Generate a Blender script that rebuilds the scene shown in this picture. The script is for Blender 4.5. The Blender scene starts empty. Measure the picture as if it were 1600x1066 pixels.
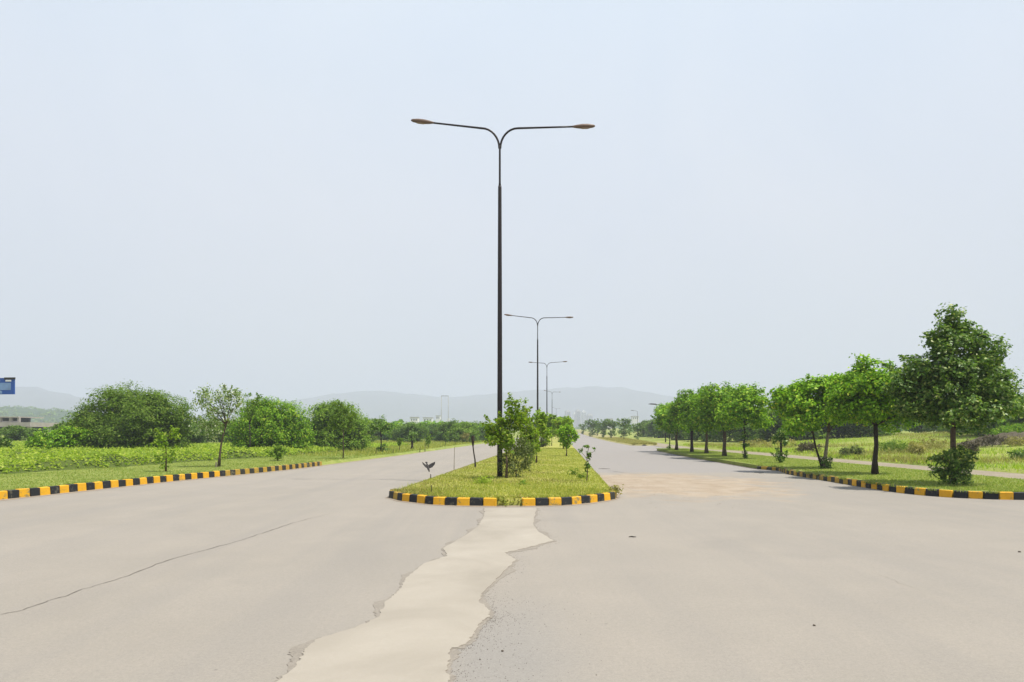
import bpy, bmesh, math, random
import numpy as np
from mathutils import Vector, Matrix

random.seed(7)
RNG = np.random.default_rng(7)
SC = bpy.context.scene
COL = SC.collection

# ------------------------------------------------------------------ camera
EYE = 1.6
FPX = 1022.0                       # focal length in pixels of the 1600 px wide photograph
HORIZON = 676.0
cam_d = bpy.data.cameras.new('camera')
cam_d.sensor_width = 36.0
cam_d.lens = FPX * 36.0 / 1600.0
cam_d.shift_y = (HORIZON - 533.0) / 1600.0
cam_d.clip_end = 20000
cam_d.clip_start = 0.1
cam = bpy.data.objects.new('camera', cam_d)
COL.objects.link(cam)
cam.location = (0, 0, EYE)
cam.rotation_euler = (math.radians(90), 0, 0)
SC.camera = cam

# ------------------------------------------------------------------ sky and sun
SUN_DIR = Vector((0.36, -0.17, 0.92)).normalized()
elev = math.asin(SUN_DIR.z)
w = bpy.data.worlds.new('World')
SC.world = w
w.use_nodes = True
nt = w.node_tree
nt.nodes.clear()
sky = nt.nodes.new('ShaderNodeTexSky')
sky.sky_type = 'NISHITA'
sky.sun_disc = False
sky.sun_elevation = elev
sky.sun_rotation = math.atan2(SUN_DIR.x, SUN_DIR.y)
sky.air_density = 1.0
sky.dust_density = 3.0
sky.ozone_density = 1.0
bg1 = nt.nodes.new('ShaderNodeBackground')
bg1.inputs['Strength'].default_value = 0.06
bg2 = nt.nodes.new('ShaderNodeBackground')          # the bright milky haze veil of the sky
tcw = nt.nodes.new('ShaderNodeTexCoord')
sepw = nt.nodes.new('ShaderNodeSeparateXYZ')
nt.links.new(tcw.outputs['Generated'], sepw.inputs[0])
rw = nt.nodes.new('ShaderNodeValToRGB')
el = rw.color_ramp.elements
el[0].position, el[0].color = 0.0, (.84, .855, .90, 1)
el[1].position, el[1].color = 1.0, (.80, 1.0, 1.25, 1)
for p_, c_ in ((.12, (.90, .92, .97, 1)), (.30, (1.0, 1.03, 1.10, 1)), (.55, (1.01, 1.12, 1.24, 1))):
    e_ = el.new(p_)
    e_.color = c_
nt.links.new(sepw.outputs[2], rw.inputs[0])
nzw = nt.nodes.new('ShaderNodeTexNoise')          # very faint unevenness of the haze
nzw.inputs['Scale'].default_value = 2.6
nzw.inputs['Detail'].default_value = 4
nzw.inputs['Distortion'].default_value = .6
nt.links.new(tcw.outputs['Generated'], nzw.inputs['Vector'])
r2w = nt.nodes.new('ShaderNodeValToRGB')
r2w.color_ramp.elements[0].position, r2w.color_ramp.elements[0].color = .32, (.945, .965, .99, 1)
r2w.color_ramp.elements[1].position, r2w.color_ramp.elements[1].color = .68, (1.03, 1.02, 1.01, 1)
nt.links.new(nzw.outputs[0], r2w.inputs[0])
mw = nt.nodes.new('ShaderNodeMix')
mw.data_type, mw.blend_type = 'RGBA', 'MULTIPLY'
mw.inputs[0].default_value = 1.0
nt.links.new(rw.outputs[0], mw.inputs[6])
nt.links.new(r2w.outputs[0], mw.inputs[7])
nt.links.new(mw.outputs[2], bg2.inputs['Color'])
bg2.inputs['Strength'].default_value = 0.65
mixw = nt.nodes.new('ShaderNodeMixShader')
mixw.inputs[0].default_value = 0.72
outw = nt.nodes.new('ShaderNodeOutputWorld')
nt.links.new(sky.outputs[0], bg1.inputs['Color'])
nt.links.new(bg1.outputs[0], mixw.inputs[1])
nt.links.new(bg2.outputs[0], mixw.inputs[2])
nt.links.new(mixw.outputs[0], outw.inputs['Surface'])

sun_d = bpy.data.lights.new('sun', 'SUN')
sun_d.energy = 5.0
sun_d.angle = math.radians(0.9)
sun_d.color = (1.0, 0.955, 0.87)
sun = bpy.data.objects.new('sun', sun_d)
COL.objects.link(sun)
sun.rotation_euler = SUN_DIR.to_track_quat('Z', 'Y').to_euler()
sun.location = (40, -30, 80)

SC.view_settings.view_transform = 'Standard'
SC.view_settings.look = 'None'
SC.view_settings.gamma = 1.0
SC.view_settings.exposure = 0.635
SC.view_settings.use_curve_mapping = False
SC.cycles.max_bounces = 8
SC.cycles.transparent_max_bounces = 8
SC.cycles.volume_bounces = 1
SC.cycles.use_denoising = True

# ------------------------------------------------------------------ helpers
def spot(px, depth):
    """x of a point seen at column px of the photograph, standing depth metres away"""
    return (px - 800.0) / FPX * depth

RISE_Y = [-500, 110, 150, 200, 300, 500, 700, 1000, 5000]
RISE_Z = [0, 0, .12, .45, 1.3, 3.1, 4.9, 6.0, 8.0]
def rise(y):
    return float(np.interp(y, RISE_Y, RISE_Z))

def smooth(a, b, t):
    t = np.clip((t - a) / (b - a), 0, 1)
    return t * t * (3 - 2 * t)

def wob(x, y, s=1.0):
    """cheap smooth noise from sines, -1..1"""
    x = np.asarray(x, float) * s
    y = np.asarray(y, float) * s
    return (np.sin(x * 1.3 + 1.7 * np.sin(y * .9 + .3)) * .5 + np.sin(y * 1.9 + 1.3 * np.sin(x * 1.1 + 2.)) * .3
            + np.sin(x * 3.7 + y * 2.9 + 1.) * .2)

def mesh_np(name, verts, faces=None, quads=None, tris=None, smooth_shade=False):
    me = bpy.data.meshes.new(name)
    verts = np.asarray(verts, dtype=np.float32)
    if faces is not None:
        me.from_pydata([tuple(v) for v in verts], [], faces)
    else:
        k = 4 if quads is not None else 3
        f = np.asarray(quads if quads is not None else tris, dtype=np.int32)
        me.vertices.add(len(verts))
        me.vertices.foreach_set('co', verts.ravel())
        me.loops.add(f.size)
        me.loops.foreach_set('vertex_index', f.ravel())
        me.polygons.add(len(f))
        me.polygons.foreach_set('loop_start', np.arange(0, f.size, k, dtype=np.int32))
        me.update(calc_edges=True)
    me.validate()
    if smooth_shade:
        me.polygons.foreach_set('use_smooth', np.ones(len(me.polygons), dtype=bool))
    me.update()
    return me

def link(name, me, mat, parent=None, loc=None):
    o = bpy.data.objects.new(name, me)
    if mat is not None and len(me.materials) == 0:
        for m in (mat if isinstance(mat, (list, tuple)) else [mat]):
            me.materials.append(m)
    COL.objects.link(o)
    if parent:
        o.parent = parent
    if loc is not None:
        o.location = loc
    return o

def structure(o):
    o['kind'] = 'structure'
    return o

def stuff(o):
    o['kind'] = 'stuff'
    return o

def tag(o, label, cat, group=None):
    o['label'] = label
    o['category'] = cat
    if group:
        o['group'] = group
    return o

def thing(name, loc, label, cat, group=None, rz=0.0):
    o = bpy.data.objects.new(name, None)
    o.empty_display_size = .3
    COL.objects.link(o)
    o.location = loc
    o.rotation_euler = (0, 0, rz)
    return tag(o, label, cat, group)

def copy_thing(root, loc, label, rz=0.0, scale=1.0):
    r = root.copy()
    COL.objects.link(r)
    r.location = loc
    r.rotation_euler = (0, 0, rz)
    r.scale = (scale, scale, scale) if not isinstance(scale, tuple) else scale
    r['label'] = label
    for ch in list(root.children):
        c = ch.copy()
        COL.objects.link(c)
        c.parent = r
        for g in list(ch.children):
            d = g.copy()
            COL.objects.link(d)
            d.parent = c
    return r

# mesh pieces -------------------------------------------------------
class MB:
    def __init__(self):
        self.v, self.f = [], []
    def add(self, verts, faces):
        n = len(self.v)
        self.v += [tuple(p) for p in verts]
        self.f += [tuple(i + n for i in f) for f in faces]
        return self
    def box(self, x0, x1, y0, y1, z0, z1):
        vs = [(x0, y0, z0), (x1, y0, z0), (x1, y1, z0), (x0, y1, z0), (x0, y0, z1), (x1, y0, z1), (x1, y1, z1), (x0, y1, z1)]
        return self.add(vs, [(3, 2, 1, 0), (4, 5, 6, 7), (0, 1, 5, 4), (1, 2, 6, 5), (2, 3, 7, 6), (3, 0, 4, 7)])
    def tube(self, pts, radii, n=8, flat=1.0):
        pts = [Vector(p) for p in pts]
        rings = []
        prev = None
        for i, p in enumerate(pts):
            t = (pts[min(i + 1, len(pts) - 1)] - pts[max(i - 1, 0)]).normalized()
            if prev is None:
                a = Vector((0, 1, 0)) if abs(t.y) < .9 else Vector((1, 0, 0))
                a = (a - t * a.dot(t)).normalized()
            else:
                a = (prev - t * prev.dot(t)).normalized()
            prev = a
            b = t.cross(a)
            r = radii[i] if hasattr(radii, '__len__') else radii
            rings.append([p + (a * math.cos(2 * math.pi * k / n) + b * math.sin(2 * math.pi * k / n) * flat) * r for k in range(n)])
        vs = [v for r in rings for v in r]
        fs = []
        for i in range(len(rings) - 1):
            for k in range(n):
                k2 = (k + 1) % n
                fs.append((i * n + k, i * n + k2, (i + 1) * n + k2, (i + 1) * n + k))
        fs.append(tuple(range(n))[::-1])
        fs.append(tuple((len(rings) - 1) * n + k for k in range(n)))
        return self.add(vs, fs)
    def build(self, name, mat, parent=None, loc=None, sm=False):
        me = mesh_np(name, self.v, faces=self.f, smooth_shade=sm)
        return link(name, me, mat, parent, loc)

# node materials ------------------------------------------------------
def new_mat(name):
    m = bpy.data.materials.new(name)
    m.use_nodes = True
    t = m.node_tree
    t.nodes.clear()
    out = t.nodes.new('ShaderNodeOutputMaterial')
    b = t.nodes.new('ShaderNodeBsdfPrincipled')
    t.links.new(b.outputs[0], out.inputs['Surface'])
    b.inputs['Roughness'].default_value = .8
    b.inputs['Specular IOR Level'].default_value = .3
    return m, t, b, out

def N(t, typ, **kw):
    n = t.nodes.new(typ)
    for k, v in kw.items():
        setattr(n, k, v)
    return n

def noise(t, vec, scale, detail=4, rough=.55, dist=0.0):
    n = N(t, 'ShaderNodeTexNoise')
    n.inputs['Scale'].default_value = scale
    n.inputs['Detail'].default_value = detail
    n.inputs['Roughness'].default_value = rough
    n.inputs['Distortion'].default_value = dist
    t.links.new(vec, n.inputs['Vector'])
    return n.outputs['Fac']

def ramp(t, fac, stops):
    r = N(t, 'ShaderNodeValToRGB')
    e = r.color_ramp.elements
    while len(e) > 1:
        e.remove(e[-1])
    e[0].position, e[0].color = stops[0][0], (*stops[0][1], 1)
    for p, c in stops[1:]:
        q = e.new(p)
        q.color = (*c, 1)
    t.links.new(fac, r.inputs[0])
    return r.outputs[0]

def mixc(t, fac, a, b, mode='MIX'):
    m = N(t, 'ShaderNodeMix', data_type='RGBA', blend_type=mode)
    for s, i in ((fac, 0), (a, 6), (b, 7)):
        if hasattr(s, 'is_linked') or hasattr(s, 'links'):
            t.links.new(s, m.inputs[i])
        elif isinstance(s, (tuple, list)):
            m.inputs[i].default_value = (*s, 1)
        else:
            m.inputs[i].default_value = s
    return m.outputs[2]

def maths(t, op, a, b=0.0, c=0.0):
    m = N(t, 'ShaderNodeMath', operation=op)
    for i, s in enumerate((a, b, c)):
        if hasattr(s, 'links'):
            t.links.new(s, m.inputs[i])
        else:
            m.inputs[i].default_value = s
    return m.outputs[0]

def maprange(t, v, a, b, c=0.0, d=1.0, typ='SMOOTHSTEP'):
    m = N(t, 'ShaderNodeMapRange', interpolation_type=typ)
    t.links.new(v, m.inputs[0])
    for i, x in enumerate((a, b, c, d)):
        m.inputs[i + 1].default_value = x
    return m.outputs[0]

def position(t):
    return N(t, 'ShaderNodeNewGeometry').outputs['Position']

def objco(t):
    return N(t, 'ShaderNodeTexCoord').outputs['Object']

def bump(t, b, h, strength, dist=.01):
    n = N(t, 'ShaderNodeBump')
    n.inputs['Strength'].default_value = strength
    n.inputs['Distance'].default_value = dist
    t.links.new(h, n.inputs['Height'])
    t.links.new(n.outputs[0], b.inputs['Normal'])

def plain(name, col, rough=.7, metal=0.0, var=.25, scale=6.0):
    m, t, b, o = new_mat(name)
    f = noise(t, objco(t), scale, 5)
    c = ramp(t, f, [(.3, tuple(x * (1 - var) for x in col)), (.7, tuple(min(1, x * (1 + var)) for x in col))])
    t.links.new(c, b.inputs['Base Color'])
    b.inputs['Roughness'].default_value = rough
    b.inputs['Metallic'].default_value = metal
    return m

def leaf_mat(name, cols, rough=.45, trans=.30, spec=.10):
    """cols: list of (pos, colour) picked at random for each separate leaf"""
    m, t, b, out = new_mat(name)
    g = N(t, 'ShaderNodeNewGeometry')
    oi = N(t, 'ShaderNodeObjectInfo')
    c = ramp(t, g.outputs['Random Per Island'], cols)
    k = maths(t, 'MULTIPLY_ADD', oi.outputs['Random'], .3, .85)
    cc = N(t, 'ShaderNodeVectorMath', operation='SCALE')
    t.links.new(c, cc.inputs[0])
    t.links.new(k, cc.inputs['Scale'])
    t.links.new(cc.outputs[0], b.inputs['Base Color'])
    b.inputs['Roughness'].default_value = rough
    b.inputs['Specular IOR Level'].default_value = spec
    tr = N(t, 'ShaderNodeBsdfTranslucent')
    tc = mixc(t, 1.0, cc.outputs[0], (1.25, 1.35, .55), 'MULTIPLY')
    t.links.new(tc, tr.inputs['Color'])
    mx = N(t, 'ShaderNodeMixShader')
    mx.inputs[0].default_value = trans
    t.links.new(b.outputs[0], mx.inputs[1])
    t.links.new(tr.outputs[0], mx.inputs[2])
    t.links.new(mx.outputs[0], out.inputs['Surface'])
    return m

# ------------------------------------------------------------------ materials
def make_asphalt():
    m, t, b, o = new_mat('dusty asphalt')
    p = position(t)
    sep = N(t, 'ShaderNodeSeparateXYZ')
    t.links.new(p, sep.inputs[0])
    big = noise(t, p, .12, 4, .55, .6)
    mid = noise(t, p, .9, 5, .6, .4)
    fine = noise(t, p, 60, 3, .7)
    grit = noise(t, p, 220, 2, .7)
    c = ramp(t, big, [(.3, (.238, .213, .178)), (.52, (.256, .229, .194)), (.72, (.270, .238, .199))])
    c = mixc(t, maprange(t, mid, .35, .75, 0, .5), c, (.292, .258, .215))
    blot = noise(t, p, .35, 5, .6, 1.2)
    c = mixc(t, maprange(t, blot, .55, .72, 0, .30), c, (.20, .182, .160))
    # traffic-worn streaks along the carriageways
    mp = N(t, 'ShaderNodeMapping')
    mp.inputs['Scale'].default_value = (1.1, .05, 1)
    mp.inputs['Rotation'].default_value = (0, 0, math.radians(4.3))
    t.links.new(p, mp.inputs[0])
    st = noise(t, mp.outputs[0], 1.0, 4, .6, .3)
    c = mixc(t, maprange(t, st, .42, .7, 0, .42), c, (.212, .195, .174))
    # exposed greyer aggregate to the right of the concrete strip
    d1 = maths(t, 'ABSOLUTE', maths(t, 'SUBTRACT', sep.outputs[0], -.05))
    d2 = maths(t, 'ABSOLUTE', maths(t, 'SUBTRACT', sep.outputs[1], 4.2))
    agg = maths(t, 'MULTIPLY', maprange(t, maths(t, 'ADD', d1, maths(t, 'MULTIPLY', mid, .5)), .35, 1.0, 1, 0),
                maprange(t, d2, .8, 2.6, 1, 0))
    c = mixc(t, maths(t, 'MULTIPLY', agg, .55), c, (.205, .197, .185))
    # later asphalt of the right-hand carriageway beyond the junction
    wv = maths(t, 'MULTIPLY_ADD', mid, 1.1, 25.6)
    later = maths(t, 'MULTIPLY', maths(t, 'GREATER_THAN', sep.outputs[1], wv), maprange(t, sep.outputs[0], 2.0, 3.4))
    c = mixc(t, maths(t, 'MULTIPLY', later, .75), c, (.238, .220, .208))
    # washed-out sand by the median nose
    ex = maths(t, 'DIVIDE', maths(t, 'SUBTRACT', sep.outputs[0], 4.6), 4.3)
    ey = maths(t, 'DIVIDE', maths(t, 'SUBTRACT', sep.outputs[1], 20.8), 5.6)
    rr = maths(t, 'ADD', maths(t, 'MULTIPLY', ex, ex), maths(t, 'MULTIPLY', ey, ey))
    rr = maths(t, 'ADD', rr, maths(t, 'MULTIPLY', maths(t, 'SUBTRACT', noise(t, p, .55, 7, .7, 1.6), .5), 3.0))
    sand = maths(t, 'MULTIPLY', maprange(t, rr, .3, 1.0, 1, 0), maths(t, 'SUBTRACT', 1.0, later))
    sc = ramp(t, noise(t, p, 1.6, 5, .6, .5), [(.25, (.235, .17, .11)), (.45, (.30, .232, .16)), (.65, (.345, .28, .205)), (.85, (.40, .345, .275))])
    c = mixc(t, maths(t, 'MULTIPLY', sand, .95), c, sc)
    # grain, speckle
    c = mixc(t, maprange(t, noise(t, p, 22, 4, .75), .34, .62, .20, 0), c, (.15, .135, .118))
    c = mixc(t, maprange(t, fine, .3, .7, .24, 0), c, (.10, .092, .082))
    c = mixc(t, maprange(t, grit, .58, .72, 0, .45), c, (.40, .37, .33))
    vor = N(t, 'ShaderNodeTexVoronoi')
    vor.inputs['Scale'].default_value = 1.7
    t.links.new(p, vor.inputs['Vector'])
    c = mixc(t, maprange(t, vor.outputs['Distance'], .012, .03, .5, 0), c, (.09, .08, .07))
    t.links.new(c, b.inputs['Base Color'])
    b.inputs['Roughness'].default_value = .88
    b.inputs['Specular IOR Level'].default_value = .25
    h = maths(t, 'ADD', maths(t, 'MULTIPLY', fine, .6), maths(t, 'MULTIPLY', grit, .5))
    bump(t, b, h, .35, .006)
    return m

def make_concrete():
    m, t, b, o = new_mat('pale concrete')
    p = position(t)
    big = noise(t, p, .8, 5, .6, .6)
    fine = noise(t, p, 45, 4, .65)
    c = ramp(t, big, [(.28, (.235, .209, .170)), (.5, (.278, .248, .204)), (.75, (.325, .292, .243))])
    c = mixc(t, maprange(t, fine, .3, .7, .22, 0), c, (.24, .205, .16))
    lo = maths(t, 'ABSOLUTE', maths(t, 'SUBTRACT', noise(t, p, .55, 3, .5, .8), .5))
    c = mixc(t, maprange(t, noise(t, p, 4.5, 5, .65, .5), .45, .75, 0, .35), c, (.27, .242, .20))
    c = mixc(t, maprange(t, lo, 0, .006, .10, 0), c, (.25, .21, .165))
    t.links.new(c, b.inputs['Base Color'])
    b.inputs['Roughness'].default_value = .85
    bump(t, b, fine, .3, .006)
    return m

def make_ground(name, cols, sc=.5, fine_s=25, bumpd=.03):
    m, t, b, o = new_mat(name)
    p = position(t)
    a = noise(t, p, sc, 6, .62, .5)
    f = noise(t, p, fine_s, 4, .7)
    c = ramp(t, a, cols)
    c = mixc(t, maprange(t, f, .3, .7, .45, 0), c, tuple(x * .45 for x in cols[0][1]))
    t.links.new(c, b.inputs['Base Color'])
    b.inputs['Roughness'].default_value = .95
    b.inputs['Specular IOR Level'].default_value = .1
    bump(t, b, f, .8, bumpd)
    return m

def kerb_mat(name, col, worn):
    m, t, b, o = new_mat(name)
    oi = N(t, 'ShaderNodeObjectInfo')
    p = N(t, 'ShaderNodeVectorMath', operation='ADD')
    t.links.new(objco(t), p.inputs[0])
    sh = N(t, 'ShaderNodeVectorMath', operation='SCALE')
    sh.inputs[0].default_value = (13., 7., 3.)
    t.links.new(oi.outputs['Random'], sh.inputs['Scale'])
    t.links.new(sh.outputs[0], p.inputs[1])
    n1 = noise(t, p.outputs[0], 9, 5, .65, .4)
    n2 = noise(t, p.outputs[0], 40, 3, .6)
    c = mixc(t, maprange(t, n1, .3, .7, 0, .35), col, tuple(x * .72 for x in col))
    age = maths(t, 'MULTIPLY_ADD', oi.outputs['Random'], .13, .515)
    wear = N(t, 'ShaderNodeMapRange', interpolation_type='SMOOTHSTEP')
    t.links.new(maths(t, 'ADD', maths(t, 'MULTIPLY', n1, .75), maths(t, 'MULTIPLY', n2, .25)), wear.inputs[0])
    t.links.new(age, wear.inputs[1])
    t.links.new(maths(t, 'ADD', age, .05), wear.inputs[2])
    c = mixc(t, maths(t, 'MULTIPLY', wear.outputs[0], .85), c, worn)
    t.links.new(c, b.inputs['Base Color'])
    b.inputs['Roughness'].default_value = .7
    bump(t, b, n2, .35, .006)
    return m

M = {}
M['asphalt'] = make_asphalt()
M['concrete'] = make_concrete()
M['crack'] = plain('crack filler', (.10, .088, .072), .95)
M['lawn'] = make_ground('lawn', [(.25, (.15, .19, .04)), (.45, (.205, .245, .055)), (.6, (.25, .275, .07)), (.78, (.31, .305, .10))], .8)
M['median_lawn'] = make_ground('median lawn', [(.25, (.215, .235, .045)), (.45, (.30, .30, .07)), (.62, (.365, .34, .095)), (.8, (.41, .355, .13))], .7)
M['field'] = make_ground('field', [(.25, (.16, .21, .04)), (.45, (.225, .265, .055)), (.62, (.285, .29, .085)), (.8, (.35, .31, .13))], .12, 12, .06)
M['plain_ground'] = make_ground('plain', [(.3, (.10, .14, .035)), (.5, (.15, .18, .05)), (.75, (.22, .20, .09))], .02, 3, .1)
M['weed_soil'] = make_ground('weed floor', [(.3, (.06, .085, .02)), (.55, (.09, .12, .025)), (.8, (.13, .15, .04))], .6, 20)
M['track'] = make_ground('dirt track', [(.3, (.235, .195, .14)), (.55, (.275, .235, .175)), (.8, (.31, .27, .21))], .5, 14, .02)
M['earth'] = make_ground('earth heap', [(.3, (.065, .055, .036)), (.55, (.105, .09, .06)), (.8, (.16, .14, .09))], .9, 6, .1)
M['hill'] = make_ground('hill scrub', [(.3, (.055, .062, .058)), (.55, (.095, .098, .092)), (.8, (.15, .14, .125))], .004, .06, 4.0)
M['ridge'] = make_ground('wooded ridge', [(.3, (.02, .05, .014)), (.55, (.04, .08, .02)), (.8, (.09, .12, .04))], .05, .35, 2.0)
M['yellow'] = kerb_mat('kerb yellow paint', (.62, .325, .012), (.21, .175, .075))
M['black'] = kerb_mat('kerb black paint', (.014, .016, .017), (.085, .078, .055))
M['old_yellow'] = kerb_mat('kerb faded yellow paint', (.36, .225, .028), (.17, .155, .06))
M['old_black'] = kerb_mat('kerb faded black paint', (.028, .028, .020), (.15, .14, .07))
M['pole'] = plain('dark painted steel', (.021, .016, .015), .45, .3, .2, 3)
M['lamp_bounce_tan'] = plain('lamp housing', (.13, .085, .058), .5, 0, .15, 4)  # tan puts the road's reflection on the underside into the housing colour
M['lens'] = plain('lamp lens', (.22, .165, .12), .3, 0, .1, 3)  # brown tint carries the same reflected road light
M['bark'] = plain('bark', (.085, .062, .04), .9, 0, .4, 14)
M['dark_bark'] = plain('dark bark', (.032, .025, .018), .9, 0, .4, 14)
M['pale_bark'] = plain('pale bark', (.19, .165, .115), .9, 0, .35, 14)
M['conc_wall'] = plain('raw concrete', (.30, .27, .245), .9, 0, .15, .6)
M['open_shade'] = plain('painted interior shade', (.03, .03, .032), .9)  # near-black colour paints in the shade of the open storeys
M['white_wall'] = plain('white plaster', (.62, .61, .60), .8, 0, .06, .3)
M['tower_wall'] = plain('tower plaster', (.42, .40, .39), .8, 0, .08, .05)
M['glass'] = plain('dark window', (.07, .085, .10), .25)
M['conc_pole'] = plain('concrete pole', (.26, .26, .23), .85, 0, .1, 2)
M['bird'] = plain('crow feathers', (.025, .021, .018), .6, 0, .4, 20)
M['sign_blue'] = plain('sign blue', (.018, .075, .30), .4, 0, .12, .8)
M['sign_pale'] = plain('sign pale blue', (.17, .27, .46), .4, 0, .2, 1.2)
M['sign_dark'] = plain('sign dark', (.018, .016, .012), .5)
M['sign_white'] = plain('sign white', (.66, .66, .64), .5, 0, .05)
M['stone'] = plain('stone', (.07, .055, .04), .9)

LEAF = {
    'bright': leaf_mat('bright leaves', [(0, (0.078, 0.180, 0.010)), (.35, (0.138, 0.282, 0.012)), (.7, (0.198, 0.360, 0.017)), (.93, (0.312, 0.444, 0.036)), (1, (0.432, 0.456, 0.060))]),
    'deep': leaf_mat('deep green leaves', [(0, (0.044, 0.098, 0.012)), (.4, (0.079, 0.159, 0.018)), (.75, (0.140, 0.238, 0.032)), (.95, (0.268, 0.342, 0.085)), (1, (0.439, 0.464, 0.207))], .4, .35, .25),  # palest leaf tones paint in sunlit highlights
    'olive': leaf_mat('olive leaves', [(0, (0.070, 0.135, 0.013)), (.4, (0.119, 0.206, 0.019)), (.8, (0.175, 0.275, 0.030)), (1, (0.263, 0.325, 0.069))], .55, .38),
    'fresh': leaf_mat('fresh leaves', [(0, (0.102, 0.180, 0.012)), (.4, (0.168, 0.276, 0.017)), (.8, (0.240, 0.348, 0.026)), (1, (0.384, 0.408, 0.084))], .45, .45),
    'grey': leaf_mat('grey green leaves', [(0, (.065, .09, .028)), (.5, (.11, .145, .05)), (1, (.20, .22, .09))], .6, .35),
    'dry': leaf_mat('dry stems', [(0, (.17, .17, .045)), (.5, (.28, .26, .075)), (1, (.42, .37, .15))], .7, .35),
    'far': leaf_mat('far leaves', [(0, (0.054, 0.114, 0.017)), (.5, (0.102, 0.186, 0.026)), (1, (0.180, 0.252, 0.054))], .6, .3),
    'weed': leaf_mat('weed leaves', [(0, (.15, .24, .022)), (.4, (.25, .35, .036)), (.8, (.34, .43, .05)), (1, (.44, .48, .10))], .5, .45),
    'grass': leaf_mat('grass blades', [(0, (.21, .26, .045)), (.4, (.30, .33, .065)), (.75, (.39, .385, .09)), (1, (.50, .45, .17))], .6, .5, .1),
    'lawn': leaf_mat('lawn blades', [(0, (.16, .24, .045)), (.4, (.23, .30, .06)), (.75, (.30, .34, .085)), (1, (.40, .38, .15))], .6, .45, .1),
    'twig': leaf_mat('dark twigs', [(0, (.05, .042, .026)), (1, (.13, .11, .07))], .8, .1),
    'fleck': leaf_mat('sky-tinted leaves', [(0, (.09, .16, .03)), (.55, (.16, .23, .055)), (.8, (.30, .34, .19)), (1, (.6, .6, .5))], .5, .35),  # whitest tones paint in bright sky seen through the thin crown
}

# ------------------------------------------------------------------ foliage
def leaf_quads(c, nrm, L, W, rng):
    """diamond leaves at points c with normals nrm"""
    n = len(c)
    r = rng.normal(size=(n, 3))
    t = np.cross(nrm, r)
    t /= np.linalg.norm(t, axis=1, keepdims=True) + 1e-9
    b = np.cross(nrm, t)
    s = rng.uniform(.65, 1.35, (n, 1))
    L = L * s * .5
    W = W * s * .5
    v = np.empty((n, 4, 3), np.float32)
    v[:, 0] = c - t * L
    v[:, 1] = c + b * W + nrm * W * .35
    v[:, 2] = c + t * L
    v[:, 3] = c - b * W + nrm * W * .35
    return v

def crown_mesh(name, blobs, n, leaf, seed, mat, clump=.13, shell=.45, sprigs=14, sprig_len=.4, per=13, wid=.55, up=.45, lobes=None, lobe_r=.42):
    """blobs: (cx, cy, cz, rx, ry, rz). Each blob carries smaller leafy lobes, each lobe leaf clumps, plus some inner filling"""
    rng = np.random.default_rng(seed)
    bl = np.array(blobs, float)
    wgt = (bl[:, 3] * bl[:, 4] * bl[:, 5]) ** (2 / 3)
    wgt /= wgt.sum()
    k = max(8, n // per)
    if lobes is None:
        lobes = 0 if n < 600 else 13
    def dirs(q):
        d = rng.normal(size=(q, 3))
        d /= np.linalg.norm(d, axis=1, keepdims=True)
        d[:, 2] = np.where(d[:, 2] < -.88, -d[:, 2], d[:, 2])
        return d
    which = rng.choice(len(bl), k, p=wgt)
    d = dirs(k)
    if lobes:
        ld = dirs(len(bl) * lobes).reshape(len(bl), lobes, 3)
        lr = rng.uniform(.7, 1.3, (len(bl), lobes)) * lobe_r
        lf = rng.uniform(.5, .95, (len(bl), lobes))
        q = rng.integers(0, lobes, k)
        R = bl[which, 3:]
        lc = bl[which, :3] + ld[which, q] * R * lf[which, q][:, None]
        rad = lr[which, q][:, None] * (R * .6 + R.mean(axis=1, keepdims=True) * .4)
        rr = .55 + .45 * rng.random(k) ** .5
        d = d + .45 * ld[which, q] + np.array([0, 0, .10])
        d /= np.linalg.norm(d, axis=1, keepdims=True)
        cc = lc + d * rad * rr[:, None]
        inner = rng.random(k) < .24
        ci = bl[which, :3] + dirs(k) * R * (rng.random(k) ** .5 * .72)[:, None]
        cc = np.where(inner[:, None], ci, cc)
    else:
        r = shell + (1 - shell) * rng.random(k) ** .6
        cc = bl[which, :3] + d * r[:, None] * bl[which, 3:]
    idx = np.repeat(np.arange(k), per)[:n]
    m = len(idx)
    cs = rng.uniform(.5, 1.15, k)
    pts = cc[idx] + np.clip(rng.normal(size=(m, 3)), -1.7, 1.7) * (clump * cs[idx])[:, None] * np.array([1, 1, .7])
    nrm = .85 * d[idx] + np.array([0, 0, up]) + rng.normal(size=(m, 3)) * .42
    parts_p, parts_n = [pts], [nrm]
    for i in range(sprigs):
        b = bl[rng.choice(len(bl), p=wgt)]
        dd = rng.normal(size=3)
        dd[2] = abs(dd[2]) * .9
        dd /= np.linalg.norm(dd)
        base = b[:3] + dd * b[3:] * .78
        dirn = dd + np.array([0, 0, .7]) + rng.normal(size=3) * .25
        dirn /= np.linalg.norm(dirn)
        ln = sprig_len * rng.uniform(.6, 1.3)
        q = int(16 + ln / leaf * 7)
        tt = rng.random((q, 1)) ** 1.2 * ln
        parts_p.append(base + dirn * tt + rng.normal(size=(q, 3)) * leaf * .6 * (1.15 - tt / ln))
        parts_n.append(rng.normal(size=(q, 3)) * .7 + dd * .5 + np.array([0, 0, .5]))
    P = np.concatenate(parts_p)
    Nn = np.concatenate(parts_n)
    Nn /= np.linalg.norm(Nn, axis=1, keepdims=True) + 1e-9
    v = leaf_quads(P, Nn, leaf, leaf * wid, rng)
    q = np.arange(len(P) * 4, dtype=np.int32).reshape(-1, 4)
    me = mesh_np(name, v.reshape(-1, 3), quads=q)
    me.materials.append(mat)
    return me

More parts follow.
